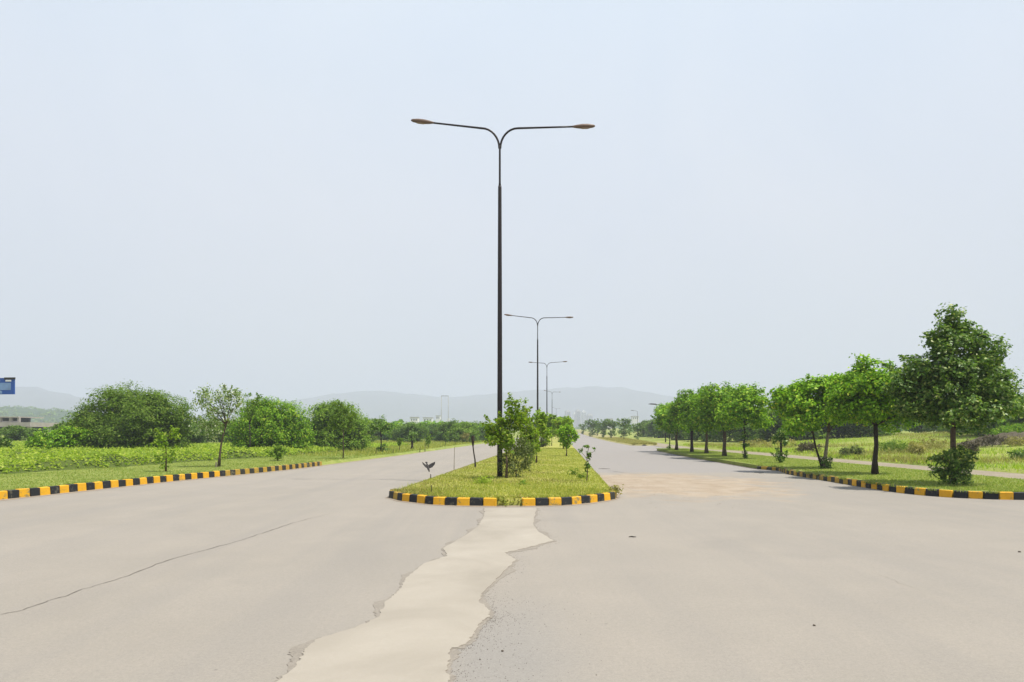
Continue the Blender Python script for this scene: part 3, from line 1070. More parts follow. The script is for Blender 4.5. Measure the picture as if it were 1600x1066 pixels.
link('crown', crown_mesh('forked tree leaves', bl, 20000, .13, 41, LEAF['bright'], clump=.13, sprigs=26, sprig_len=.4), None, t)
link('foot_foliage', crown_mesh('foot leaves', [(.06, 0, .18, .26, .24, .26)], 420, .09, 42, LEAF['deep'], clump=.06, sprigs=5, sprig_len=.2), None, t)
link('fleck', crown_mesh('fleck', [(b[0], b[1] - .12, b[2], b[3] * 1.03, b[4] * 1.03, b[5]) for b in bl[:3]], 70, .09, 43, leaf_mat('yellow blossom', [(0, (.42, .36, .03)), (1, (.6, .5, .05))]), clump=.04, shell=.9, sprigs=0, per=3), None, t)
# single dark trunk tree
x, d = spot(1367, 22.4), 22.4
t = build_tree('round_tree', (x, d, .16), 'light green tree on a dark straight trunk left of the tallest tree', 'tree', VG,
           [(-.2, 0, 2.75, 1.15, 1.05, .85), (.55, .1, 2.5, .85, .8, .75), (-.85, 0, 2.5, .75, .7, .65), (-.1, -.3, 3.3, .65, .6, .4), (-.35, .1, 3.75, .25, .25, .45), (.85, .2, 2.0, .5, .5, .45), (-.5, -.3, 2.05, .5, .4, .35)], 19000, .12, LEAF['bright'], 51,
           [(0, 0, 0), (.0, 0, .5), (.05, 0, 1.0), (.02, 0, 1.7)], .095, .065, M['dark_bark'], clump=.12, sprigs=24, sprig_len=.4)
# the tallest tree
x, d = spot(1489, 18.2), 18.2
bl = [(0, 0, 2.45, 1.35, 1.25, .75), (.05, 0, 3.15, 1.0, 1.0, .85), (0.02, 0, 3.95, .68, .68, .75), (-.05, 0, 4.45, .38, .38, .42), (-1.05, .1, 2.95, .62, .6, .6), (-1.25, 0, 2.35, .5, .5, .5),
      (.95, 0, 2.9, .52, .5, .5), (1.22, 0, 3.3, .25, .25, .38), (.6, -.4, 3.75, .42, .4, .4), (-.62, -.3, 3.85, .42, .4, .42), (-.55, -.6, 2.25, .7, .6, .55), (.75, -.5, 2.3, .7, .6, .55)]
t = build_tree('tall_tree', (x, d, .16), 'tallest tree of the row with a ragged dark cone crown above the leafy corner shrub', 'tree', VG, bl + [(-.1, -.2, 1.95, 1.2, 1.1, .45), (.72, .1, 2.3, .75, .7, .6), (-.95, .2, 2.4, .7, .7, .6)], 36000, .10, LEAF['deep'], 61,
           [(0, 0, 0), (.01, 0, .7), (.0, 0, 1.4), (.02, 0, 2.1), (0, 0, 3.0), (0, 0, 4.2)], .085, .03, M['bark'], tips=[(.9, 0, 3.0), (-.9, 0, 2.9), (.3, -.6, 3.2), (-.2, .7, 3.1)], clump=.09, shell=.35, sprigs=60, sprig_len=.5, lobes=10, lobe_r=.42)
tag(link('shrub', crown_mesh('corner shrub', [(-.1, 0, .35, .42, .4, .38), (.12, 0, .65, .34, .32, .36), (-.3, 0, .68, .28, .28, .2), (.2, .1, .25, .3, .3, .28)], 2100, .105, 62, LEAF['deep'], clump=.07, sprigs=20, sprig_len=.26, wid=.4), None, None, (spot(1486, 17.9), 17.75, .17)),
    'dense dark leafy shrub at the foot of the tallest tree by the kerb corner', 'shrub')
# sapling with a guard beyond the first tree
x, d = spot(1046, 57), 57
t = thing('sapling', (x, d, .16), 'thin bare sapling in a low guard at the far tip of the tree lawn', 'sapling')
trunk_mb([(0, 0, 0), (.03, 0, .8), (0, 0, 1.6)], .05, .03, 3).build('stem', M['dark_bark'], t)
link('foliage', crown_mesh('sap', [(0, 0, .12, .5, .3, .12), (0, 0, 1.7, .3, .3, .2)], 160, .14, 9, LEAF['deep'], sprigs=0), None, t)

# ------------------------------------------------------------------ median planting
MG = 'shrubs and young trees planted on the median'
def med(name, px, d, label, cat, blobs, n, leaf, mat, seed, trunk_h, r=.035, bark='bark', **kw):
    near = d < 35
    blobs = [(a * 1.2, b, c * 1.02, rx * 1.12, ry * 1.12, rz * 1.12) for a, b, c, rx, ry, rz in blobs]
    n, leaf = int(n * (1.35 if near else 1.9)), leaf * 1.05
    return build_tree(name, (spot(px, d), d, rise(d) + .2), label, cat, MG, blobs, n, leaf, LEAF[mat], seed,
                      [(0, 0, 0), (.02, 0, trunk_h * .5), (0, 0, trunk_h)], r, r * .7, M[bark], **kw)
med('young_tree', 791, 19.75, 'bright leafy young tree wrapped round the foot of the nearest lamp', 'tree',
    [(-.16, -.1, 1.35, .36, .34, .30), (.2, -.1, 1.6, .28, .28, .36), (.17, 0, 2.05, .16, .16, .26), (-.36, -.1, 1.1, .18, .18, .16), (.05, -.15, .95, .24, .24, .2)], 1050, .105, 'fresh', 71, .9, clump=.09, sprigs=26, sprig_len=.34, lobes=8, per=9)
med('column_shrub', 820, 24.2, 'slender upright column shrub rising just right of the nearest lamp', 'shrub',
    [(0, 0, .8, .30, .30, .5), (.0, 0, 1.45, .25, .25, .55), (.02, 0, 2.1, .13, .13, .42), (.28, .1, 1.05, .2, .2, .45)], 1900, .095, 'fresh', 72, .9, clump=.08, sprigs=16, sprig_len=.35)
med('loose_bush', 806, 20.1, 'loose grey-green bush right of the nearest lamp foot', 'bush',
    [(-.1, 0, .28, .36, .34, .26), (.18, 0, .5, .30, .28, .34), (-.05, .1, .72, .24, .22, .26), (.3, 0, .85, .16, .16, .22), (-.3, 0, .55, .16, .16, .16)], 950, .075, 'grey', 73, .2, r=.02, clump=.09, sprigs=40, sprig_len=.36, wid=.32, lobes=0, per=6, shell=.25)
med('young_tree', 838, 29.5, 'yellow-green young tree just left of the second lamp', 'tree',
    [(0, 0, 1.15, .42, .4, .5), (.12, 0, 1.8, .22, .22, .45), (-.3, 0, .9, .26, .26, .36), (.32, 0, 1.3, .16, .16, .4)], 1700, .11, 'fresh', 74, .7, clump=.1, sprigs=26, lobes=7, per=9)
med('vase_shrub', 885, 38.5, 'vase-shaped shrub at the right edge of the median narrowing to a thin foot', 'shrub',
    [(0, 0, .75, .3, .3, .4), (-.18, 0, 1.2, .32, .3, .4), (.22, 0, 1.15, .26, .26, .4), (0, 0, 1.5, .22, .22, .3), (.42, 0, 1.1, .16, .16, .25)], 1500, .11, 'bright', 75, .5, clump=.09, sprigs=14, sprig_len=.3)
med('low_shrub', 848, 62, 'low pale shrub behind the second lamp on the median', 'shrub', [(0, 0, .35, .45, .4, .38), (.2, 0, .6, .3, .3, .3)], 600, .14, 'grey', 76, .2, clump=.1, sprigs=8)
med('young_tree', 880, 55, 'bright yellow-green young tree near the right edge of the median, mid distance', 'tree', [(0, 0, 1.5, .65, .6, .65), (-.3, 0, 2.0, .4, .4, .45), (.35, 0, 2.1, .35, .35, .4)], 1500, .16, 'fresh', 77, .9, clump=.14, sprigs=14)
med('young_tree', 853, 78, 'dark-stemmed median tree in front of the third lamp', 'tree', [(0, 0, 2.0, .8, .75, .8), (.4, 0, 2.7, .5, .5, .5), (-.4, 0, 2.6, .5, .5, .6)], 1500, .2, 'olive', 78, 1.1, clump=.16, sprigs=14)
med('young_tree', 862, 68, 'narrow olive median tree between the second and third lamps', 'tree', [(0, 0, 1.6, .5, .5, .8), (.1, 0, 2.4, .35, .35, .6)], 1200, .17, 'olive', 79, .9, clump=.13, sprigs=14)
med('young_tree', 872, 95, 'median tree with a ragged top seen right of the third lamp', 'tree', [(0, 0, 2.0, .9, .8, .9), (.5, 0, 2.9, .5, .5, .5)], 1300, .24, 'olive', 80, 1.0, clump=.18, sprigs=16, sprig_len=.6)
for k, (px, d, h, lb) in enumerate([(877, 120, 3.4, 'hazy median tree beyond the third lamp'), (868, 135, 3.4, 'hazy dark median tree close to the fourth lamp'), (884, 165, 4.6, 'distant leaning median tree beyond the fourth lamp'), (886, 210, 4.4, 'last hazy median tree before the road crest')]):
    s = h / 3.0
    med('young_tree', px, d, lb, 'tree', [(0, 0, 1.6 * s, .8 * s, .7, .8 * s), (.3 * s, 0, 2.3 * s, .5 * s, .5, .6 * s)], 800, .3, 'far', 81 + k, .8 * s, clump=.2, sprigs=10, sprig_len=.6)
# sapling with sparse leaves at the right edge
x, d = spot(917, 18.9), 18.9
t = thing('sapling', (x, d, .2), 'thin sparse sapling leaning on the right edge of the median above the kerb end', 'sapling', MG)
trunk_mb([(0, 0, 0), (.02, 0, .35), (.0, 0, .7), (.05, 0, .95)], .014, .008, 1, 6).build('stem', M['bark'], t)
branch_mb((0, 0, .66), [(-.2, 0, .85)], .007, 1).build('branch', M['bark'], t)
branch_mb((.02, 0, .75), [(.27, 0, .98)], .007, 2).build('branch', M['bark'], t)
link('crown', crown_mesh('sapling leaves', [(-.17, 0, .84, .16, .1, .07), (.05, 0, .72, .08, .08, .14), (.24, 0, .93, .08, .06, .05), (.0, 0, .98, .1, .1, .05), (.02, 0, .4, .09, .09, .2)], 190, .085, 91, LEAF['deep'], clump=.035, shell=.2, sprigs=0, per=5), None, t)

def stake(px, d, h, label, lean=0.0, r=.02, top=None, name='stake', cat='stake', bark='dark_bark', z=.2):
    t = thing(name, (spot(px, d), d, rise(d) + z), label, cat)
    trunk_mb([(0, 0, -.1), (lean * .2, 0, h * .35), (lean * .7, 0, h * .7), (lean, 0, h)], r, r * .8, 5, 7).build('stem', M[bark], t)
    if top:
        MB().tube([(lean, 0, h - .02), (lean * 1.05, 0, h + .22), (lean * 1.1, 0, h + top)], [r * .9, r * 2.2, r * 2.0], 8).build('stump_top', M['dark_bark'], t)
    return t
stake(743, 26.3, .85, 'dark dead stump with a thick top leaning on the left of the median', -.10, .03, .42)
stake(709.5, 25.4, .85, 'thin pale upright stick on the left edge of the median', .02, .011, None, bark='pale_bark')
stake(673, 20.9, .07, 'tiny wooden peg in the grass near the left median edge', .0, .014, None, name='peg', cat='peg')
stake(674, 15.4, .16, 'short thin peg right behind the black kerb stone on the median', .0, .010, None, name='peg', cat='peg')

# weeds in the kerb gap and small weeds on the median
def weed(px, d, h, label, mat='grass', n=90, r=.2, seed=1, z=.2, leaf=.09):
    me = crown_mesh('weed leaves', [(0, 0, h * .4, r, r * .8, h * .6)], n, leaf, seed, LEAF[mat], clump=.075, shell=.1, sprigs=0, per=8, wid=.28, up=.1, lobes=0)
    return tag(link('weed', me, None, None, (spot(px, d), d, z)), label, 'weed')
weed(786, 14.25, .2, 'grassy weed tuft in the left half of the kerb gap', 'grass', 160, .17, 3, .04)
weed(811, 14.3, .22, 'brownish weed tuft in the right half of the kerb gap', 'dry', 150, .17, 4, .04)
weed(758, 17.5, .22, 'bright green weed patch left of the nearest lamp foot', 'weed', 260, .34, 5)
weed(895, 21.5, .2, 'small dark weed in the middle right of the median lawn', 'olive', 130, .13, 6)
weed(909, 20.0, .16, 'low dark weed left of the sparse sapling', 'olive', 130, .13, 7)
weed(962, 16.0, .22, 'dry weed clinging to the right end of the median kerb', 'dry', 150, .09, 8, .1)
weed(816, 17.2, .14, 'small green weed ahead of the loose grey-green bush', 'olive', 90, .09, 9)

# ------------------------------------------------------------------ left side trees
LG = 'dense round bushes and trees in the left field'
def lz(px, d):
    return left_z(spot(px, d), d)
x, d = spot(207, 45), 45
build_tree('dense_tree', (x, d, lz(207, d) - .1), 'largest dense dark round tree in the left field', 'tree', LG,
    [(0, 0, 2.0, 3.2, 2.8, 2.0), (-1.6, 0, 2.3, 2.0, 1.8, 1.5), (1.7, 0, 2.3, 2.1, 1.9, 1.6), (.2, 0, 3.2, 2.2, 2.0, 1.05), (-2.7, -.3, 1.6, 1.3, 1.2, 1.2), (3.0, 0, 1.4, 1.0, 1.0, 1.2), (-.5, -1.2, 1.2, 2.6, 1.5, 1.1), (-1.0, 0, 3.5, .9, .9, .7), (1.3, 0, 3.6, .9, .9, .55), (-2.2, 0, .9, 1.4, 1.2, .9), (0, -.7, .8, 2.0, 1.2, .9), (2.1, 0, .9, 1.4, 1.2, .9), (3.1, 0, 2.2, .9, .9, .9), (-3.0, 0, 2.3, .8, .8, .7)],
    60000, .17, LEAF['olive'], 101, [(0, 0, 0), (0, 0, .6), (.1, 0, 1.2)], .22, .15, M['dark_bark'], clump=.22, sprigs=80, sprig_len=.5, wid=.4, lobes=16, lobe_r=.5)
x, d = spot(78, 42), 42
tag(link('bush', crown_mesh('bright bush leaves', [(0, 0, .8, 1.1, 1.0, .8), (.7, 0, .9, .9, .8, .7), (-.7, 0, .6, .7, .7, .6), (1.5, .2, 1.1, .7, .7, .6)], 6000, .17, 102, LEAF['bright'], clump=.16, sprigs=24), None, None, (x, d, lz(78, d) - .05)),
    'bright green bush left of the largest dark tree', 'bush', LG)
x, d = spot(-2, 40), 40
tag(link('bush', crown_mesh('dark bush leaves', [(0, 0, .5, .6, .6, .6), (.3, 0, .4, .4, .4, .4)], 1100, .14, 103, LEAF['deep'], clump=.12, sprigs=8), None, None, (x, d, lz(0, d) - .05)),
    'small dark bush cut by the left picture edge', 'bush', LG)
x, d = spot(425, 46), 46
build_tree('dense_tree', (x, d, lz(425, d) - .1), 'wide mid-green bushy tree behind the thin leaning tree', 'tree', LG,
    [(0, 0, 1.8, 2.1, 1.9, 1.6), (-1.2, 0, 2.1, 1.3, 1.2, 1.5), (1.2, 0, 1.5, 1.3, 1.2, 1.35), (.2, 0, 2.75, 1.4, 1.2, .9), (1.9, 0, .9, .8, .8, .9), (0, -1., 1.0, 1.8, 1.0, .9), (-1.7, -.4, .9, 1.1, 1.0, .9), (1.4, -.5, .8, 1.3, 1.0, .8)],
    40000, .16, LEAF['bright'], 104, [(0, 0, 0), (0, 0, .6), (.1, 0, 1.0)], .18, .12, M['dark_bark'], clump=.2, sprigs=50, sprig_len=.45, wid=.42, lobes=16, lobe_r=.5)
x, d = spot(524, 52), 52
build_tree('dense_tree', (x, d, lz(524, d) - .1), 'round olive tree right of the mid-green bushy tree, low dark gaps under it', 'tree', LG,
    [(0, 0, 2.0, 2.0, 1.7, 1.6), (-1.2, 0, 1.8, 1.3, 1.2, 1.4), (1.3, 0, 1.7, 1.3, 1.2, 1.4), (0, 0, 2.85, 1.6, 1.3, .85), (2.0, 0, 1.1, .7, .7, .9), (-1.7, 0, 1.0, .8, .8, .8), (0, -.8, .9, 1.5, .9, .8), (1.3, -.4, .8, 1.0, .9, .75)],
    28000, .18, LEAF['olive'], 105, [(0, 0, 0), (0, 0, .6), (.1, 0, 1.2)], .2, .14, M['dark_bark'], clump=.2, sprigs=36, sprig_len=.5, wid=.42, lobes=16, lobe_r=.5)
# thin leaning tree
x, d = spot(342, 27.2), 27.2
t = build_tree('thin_tree', (x, d, .17), 'thin leaning young tree with sparse sky-tinted leaves behind the left kerb', 'tree', None,
    [(-.1, 0, 2.75, .75, .6, .55), (-.75, .1, 2.95, .35, .35, .4), (.4, 0, 2.6, .55, .5, .6), (-.35, 0, 2.1, .6, .5, .45), (.15, 0, 3.15, .4, .35, .25), (-.6, 0, 1.7, .45, .4, .4), (.75, .1, 2.9, .3, .3, .4), (-.2, 0, 1.55, .5, .4, .4), (.1, .1, 2.2, .6, .5, .5)],
    2600, .095, LEAF['fleck'], 106, [(0, 0, 0), (.04, 0, .5), (.12, 0, 1.1), (.3, 0, 1.75)], .05, .03, M['bark'],
    tips=[(-.7, 0, 3.0), (-.1, 0, 3.2), (.6, .1, 3.0), (.75, 0, 2.6), (-.5, 0, 2.2), (.1, -.2, 3.0)], clump=.12, shell=.2, sprigs=16, sprig_len=.4, per=7)
tag(MB().tube([(0, 0, 0), (.0, 0, .12), (.01, 0, .23)], [.04, .035, .035], 8).build('peg', M['pale_bark'], None, (spot(340, 26.7) - .06, 26.7, .16)), 'short pale peg at the foot of the thin leaning tree', 'peg')
# bare topped twig tree
x, d = spot(390, 43), 43
build_tree('thin_tree', (x, d, lz(390, d) - .05), 'spindly bare-topped tree rising left of the mid-green bushy tree', 'tree', None,
    [(.3, 0, 3.3, .45, .4, .3), (0, 0, 2.6, .6, .5, .5), (.6, 0, 3.75, .25, .25, .18), (-.1, 0, 3.9, .25, .25, .12)], 620, .12, LEAF['olive'], 107,
    [(0, 0, 0), (.04, 0, 1.0), (0, 0, 2.0)], .05, .03, M['dark_bark'], tips=[(.3, 0, 3.7), (.65, 0, 3.9), (-.2, 0, 4.0), (.1, 0, 3.3)], clump=.1, shell=.2, sprigs=4, per=6)
# young trees further along
x, d = spot(536, 36.3), 36.3
build_tree('young_tree', (x, d, .17), 'slim young tree on a thin brown stem in front of the round olive tree', 'tree', None,
    [(0, 0, 2.1, .65, .6, .65), (-.4, 0, 1.75, .4, .4, .35), (.35, 0, 1.7, .4, .4, .4), (0, 0, 2.65, .4, .4, .35)], 2000, .11, LEAF['olive'], 108,
    [(0, 0, 0), (.03, 0, .5), (0, 0, 1.0), (.02, 0, 1.5)], .03, .022, M['bark'], clump=.12, sprigs=20, sprig_len=.35)
x, d = spot(595, 48), 48
t = build_tree('young_tree', (x, d, .17), 'small flat-topped dark tree with a bushy black guard round its stem', 'tree', None,
    [(0, 0, 1.85, .75, .7, .35), (.3, 0, 1.7, .5, .5, .3), (-.4, 0, 1.75, .4, .4, .3), (.1, 0, 2.3, .25, .25, .25)], 1300, .13, LEAF['deep'], 109,
    [(0, 0, 0), (.03, 0, .7), (.0, 0, 1.4)], .05, .04, M['dark_bark'], clump=.12, sprigs=12)
link('foot_foliage', crown_mesh('guard', [(.1, 0, .3, .35, .3, .3), (.35, 0, .15, .35, .3, .15)], 420, .11, 110, LEAF['deep'], clump=.08, sprigs=0), None, t)
x, d = spot(644, 56), 56
build_tree('topiary_tree', (x, d, .17), 'little dark clipped tree like a mushroom beside the left road', 'tree', None,
    [(0, 0, .75, .36, .34, .2), (.05, 0, 1.15, .3, .3, .3)], 700, .11, LEAF['deep'], 111, [(0, 0, 0), (0, 0, .3), (0, 0, .65)], .1, .09, M['dark_bark'], clump=.07, sprigs=14, sprig_len=.3)
SAP = [(624, 52, 1.0, 'thin upright sapling with few leaves between the flat-topped tree and the clipped tree'), (669, 60, 1.0, 'spreading leafless-looking sapling right of the little clipped tree'), (696, 70, 1.25, 'dark tufted sapling near the twin pale poles'), (712, 76, 1.3, 'dark leaning sapling right of the twin pale poles'),
       (259, 24.2, 1.55, 'spindly bush with bare pale twigs on the lawn in front of the largest dark tree'), (434, 33.5, .75, 'small round green shrub on the lawn behind the left kerb end'), (726, 90, 1.3, 'pale shrub where the left road narrows')]
for k, (px, d, h, lb) in enumerate(SAP):
    mt = ['olive', 'olive', 'deep', 'deep', 'fresh', 'olive', 'dry'][k]
    wdt = [.12, .3, .35, .4, .38, .36, .7][k]
    n = [120, 260, 420, 380, 230, 900, 500][k]
    bl = [(0, 0, h * .6, wdt, wdt * .8, h * .38), (wdt * .3, 0, h * .85, wdt * .6, wdt * .5, h * .2)]
    if k == 4:
        bl = [(-.08, 0, .3, .22, .2, .26), (-.35, 0, 1.0, .22, .15, .16), (.2, 0, .75, .3, .2, .3), (.3, 0, 1.3, .2, .15, .12), (-.1, 0, 1.25, .22, .15, .16)]
    if k == 5:
        bl = [(0, 0, .3, .36, .34, .3), (.1, 0, .5, .2, .2, .2)]
    build_tree('sapling', (spot(px, d), d, .165 + rise(d)), lb, 'sapling', None, bl, n, .11 if d < 40 else .14, LEAF[mt], 120 + k,
               [(0, 0, 0), (.02, 0, h * .35), (0, 0, h * .7)], .025, .015, M['bark'], clump=.08, shell=.2, sprigs=6 if k != 4 else 10, sprig_len=.3, per=6)
# low wire fence pegs along the left road edge
fz = [(587.5, 43.5, .42), (614, 46, .3), (664, 53.5, .55), (656, 52, .3)]
for k, (px, d, h) in enumerate(fz):
    stake(px, d, h, ['first low dark peg by the left road edge below the flat-topped tree', 'second low peg by the left road edge, below the thin sapling', 'tallest dark peg by the left road edge, right of the clipped tree', 'short peg beside the tallest roadside peg'][k], .02, .022, None, name='peg', cat='peg', z=.14)

# ------------------------------------------------------------------ background trees from shared meshes
FARM = []
for k in range(6):
    mt = LEAF[['olive', 'far', 'bright', 'far', 'olive', 'olive'][k]]
    rr_ = random.Random(300 + k)
    bl = dome(1.55, 1.65, 1.25, 300 + k, 6) + [(rr_.uniform(-.8, .8), rr_.uniform(-.8, .8), .65, 1.15, 1.1, .8), (rr_.uniform(-1, 1), rr_.uniform(-1, 1), .5, .95, .95, .65), (rr_.uniform(-1, 1), rr_.uniform(-1, 1), 1.2, .9, .9, .8)]
    FARM.append(crown_mesh('background crown', bl, 8000, .19, 300 + k, mt, lobes=12, lobe_r=.5, clump=.17, sprigs=30, sprig_len=.45))
trk = trunk_mb([(0, 0, -.3), (.03, 0, .5), (0, 0, 1.3)], .1, .07, 4)
TRK = mesh_np('background trunk', trk.v, faces=trk.f)
TRK.materials.append(M['dark_bark'])
def far_tree(px, d, ztop, label, group, kind=None, wide=1.0, z=None, name='field_tree'):
    x = spot(px, d)
    if z is None:
        z = left_z(x, d) if x < left_x(d) else right_z(x, d)
    s = max(.3, (ztop - z) / 2.95)
    t = thing(name, (x, d, z - .1), label, 'tree', group, random.uniform(0, 6.28))
    t.scale = (s * wide, s * wide, s)
    k = random.randrange(6) if kind is None else kind
    link('crown', FARM[k], None, t)
    link('trunk', TRK, None, t)
    return t
ORD = 'first second third fourth fifth sixth seventh eighth ninth tenth eleventh twelfth thirteenth fourteenth fifteenth sixteenth seventeenth eighteenth nineteenth twentieth'.split()
def rank(px, xs):
    xs = sorted(xs)
    i = xs.index(px)
    if i == 0: return 'leftmost'
    if i == len(xs) - 1: return 'rightmost'
    if i < len(xs) - 1 - i: return ORD[i] + ' from the left'
    return ORD[len(xs) - 1 - i] + ' from the right'
def ztop(py, d):
    return EYE + (HORIZON - py) / FPX * d

# hedge of trees along the left road, 90-150 m
HL = 'hedge of small trees beyond the left road'
hl_x = [566, 583, 600, 616, 631, 646, 660, 676, 684, 698, 712, 724, 738, 750, 762, 772]
for k, px in enumerate(hl_x):
    d = 92 + (k * 37) % 45
    far_tree(px, d, ztop([655, 652, 658, 656, 660, 657, 660, 655, 660, 658, 652, 657, 660, 657, 660, 661][k], d), 'small green tree in the hedge beyond the left road, ' + rank(px, hl_x), HL, [0, 4, 1, 2, 0, 1, 4, 2, 1, 0, 3, 4, 1, 0, 2, 1][k], 1.25)
# trees behind the left bushes
HB = 'hazy trees behind the left field bushes'
HBL = [(20, 75, 662), (45, 85, 664), (108, 70, 655), (135, 62, 648), (300, 70, 652), (318, 80, 656), (345, 90, 658), (362, 75, 655), (470, 85, 655), (455, 100, 657), (580, 120, 650), (-20, 70, 664), (250, 80, 650)]
for k, (px, d, py) in enumerate(HBL):
    far_tree(px, d, ztop(py, d), 'hazy tree behind the left field bushes, ' + rank(px, [q[0] for q in HBL]), HB, [1, 3, 1, 0, 3, 1, 3, 0, 1, 3, 3, 1, 3][k], 1.2)
# shrubs along the far right shoulder
HS = 'upright shrubs along the far right shoulder'
for k, (px, d, py, lb) in enumerate([(975, 128, 654, 'largest dark vase-shaped shrub on the far shoulder'), (997, 122, 661, 'dark stubby shrub at the right end of the far shoulder row'), (955, 150, 655, 'slim shrub left of the largest vase-shaped shrub'), (943, 160, 654, 'dark shrub between two slim ones on the far shoulder'), (925, 185, 654, 'round dark shrub where the far shoulder narrows'), (933, 200, 661, 'low shrub beside the round dark one on the far shoulder'), (911, 240, 662, 'small shrub nearest the road crest on the far shoulder')]):
    x = spot(px, d)
    zb = rise(d) + .13
    h = ztop(py, d) - zb
    rr = h * (.40 if k != 1 else .44)
    build_tree('vase_shrub', (x, d, zb), lb, 'shrub', HS, [(0, 0, h * .42, rr * .6, rr * .5, h * .32), (0, 0, h * .17, rr * .34, rr * .3, h * .17), (-rr * .35, 0, h * .7, rr * .65, rr * .6, h * .26), (rr * .4, 0, h * .68, rr * .6, rr * .6, h * .27)], 1500, h * .065, LEAF['deep' if k < 2 else 'far'], 140 + k,
               [(0, 0, 0), (0, 0, h * .12), (0, 0, h * .2)], .08, .06, M['dark_bark'], clump=h * .045, sprigs=12, sprig_len=h * .14)
# bank of trees behind the right field
HR = 'hedge trees behind the right field'
HRL = [(1030, 150, 651, 1), (1050, 120, 655, 3), (1012, 170, 655, 1), (1075, 115, 652, 0), (1100, 100, 650, 4), (1130, 95, 648, 0), (1160, 90, 645, 0), (1190, 85, 640, 4), (1212, 88, 628, 0), (1240, 82, 622, 0), (1270, 86, 615, 4), (1310, 82, 618, 0), (1345, 78, 622, 0), (1385, 82, 626, 0),
                                     (1530, 62, 620, 4), (1562, 58, 612, 2), (1592, 60, 614, 2), (1622, 56, 610, 4), (1655, 58, 608, 2), (1690, 55, 616, 2), (1440, 88, 640, 2), (1480, 90, 640, 0), (1505, 70, 636, 4)]
for k, (px, d, py, kd) in enumerate(HRL):
    far_tree(px, d, ztop(py, d), 'hedge tree behind the right field, ' + rank(px, [q[0] for q in HRL]), HR, kd, 1.3)
# dark bushes in the right field
def bush(px, d, wpx, hm, label, mat, seed, n=1200):
    x = spot(px, d)
    wdt = wpx / FPX * d * .5
    me = crown_mesh('bush leaves', [(0, 0, hm * .5, wdt * .8, wdt * .6, hm * .5), (-wdt * .4, 0, hm * .4, wdt * .55, wdt * .5, hm * .4), (wdt * .45, 0, hm * .45, wdt * .5, wdt * .45, hm * .42)], n, .15, seed, LEAF[mat], clump=.12, sprigs=12, sprig_len=.25, wid=.3)
    return tag(link('bush', me, None, None, (x, d, right_z(x, d) - .03)), label, 'bush')
bush(1262, 46, 44, .75, 'dark grey-brown dry bush in the right field behind the forked tree', 'twig', 151)
bush(1395, 44, 60, .9, 'dark shadowy bush in the field right of the light green tree', 'olive', 152)
bush(1432, 40, 30, .7, 'dry pale bush left of the tallest trunk in the right field', 'dry', 153, 700)
bush(1518, 40, 24, .8, 'thin brown bush just right of the tallest trunk', 'twig', 154, 500)
bush(1332, 38, 40, .55, 'grey-green low bush between the forked tree and the dark trunk', 'grey', 155, 700)
bush(1215, 60, 60, .8, 'tall pale grass clump far behind the pruned shrub', 'dry', 156, 900)
bush(1575, 50, 70, 1.5, 'mid-green bush below the hedge at the far right edge', 'bright', 162, 2200)
bush(1592, 33, 24, .4, 'small dark bush at the right picture edge', 'deep', 157, 400)
bush(1180, 62, 50, .7, 'pale dry scrub behind the crooked tree', 'dry', 158, 800)
bush(1548, 45.5, 50, .8, 'brown dry scrub leaning on the left end of the dark earth mound', 'twig', 159, 900)
bush(1588, 44.5, 44, .6, 'pale dry scrub in front of the dark earth mound', 'dry', 160, 800)
bush(1450, 47, 60, .8, 'dry brown scrub behind the tallest trunk at the edge of the hedge', 'dry', 161, 900)
# heap of dark earth
v, f = [], []
hx, hd = spot(1580, 48), 48
for i in range(13):
    for j in range(25):
        a, b = i / 12, j / 24
        h = .75 * math.sin(a * math.pi) ** .7 * math.sin(b * math.pi) ** .5
        h *= 1 + .25 * float(wob(j * .9, i * 1.1, 1.0))
        xx, yy = hx + (b - .5) * 7.5, hd + (a - .5) * 3
        v.append((xx, yy, right_z(xx, yy) - .05 + max(0, h)))
for i in range(12):
    for j in range(24):
        f.append((i * 25 + j, i * 25 + j + 1, (i + 1) * 25 + j + 1, (i + 1) * 25 + j))
tag(link('earth_mound', mesh_np('earth mound', v, faces=f, smooth_shade=False), M['earth']), 'long dark earth mound in the right field below the hedge trees', 'earth mound')

# ------------------------------------------------------------------ ground vegetation (uncountable)
def scatter_blades(name, pts, zf, h0, mat, seed, w=.012):
    """short bent grass blades (one triangle each)"""
    rng = np.random.default_rng(seed)
    n = len(pts)
    z = zf
    a = rng.uniform(0, 2 * math.pi, n)
    h = h0 * rng.uniform(.5, 1.5, n)
    ln = rng.normal(size=(n, 2)) * h[:, None] * .45
    v = np.empty((n, 3, 3), np.float32)
    v[:, 0, 0] = pts[:, 0] + np.cos(a) * w
    v[:, 0, 1] = pts[:, 1] + np.sin(a) * w
    v[:, 1, 0] = pts[:, 0] - np.cos(a) * w
    v[:, 1, 1] = pts[:, 1] - np.sin(a) * w
    v[:, 0, 2] = z - .01
    v[:, 1, 2] = z - .01
    v[:, 2, 0] = pts[:, 0] + ln[:, 0]
    v[:, 2, 1] = pts[:, 1] + ln[:, 1]
    v[:, 2, 2] = z + h
    me = mesh_np(name, v.reshape(-1, 3), tris=np.arange(n * 3, dtype=np.int32).reshape(-1, 3))
    me.materials.append(mat)
    return stuff(link(name, me, None))

rng = np.random.default_rng(5)
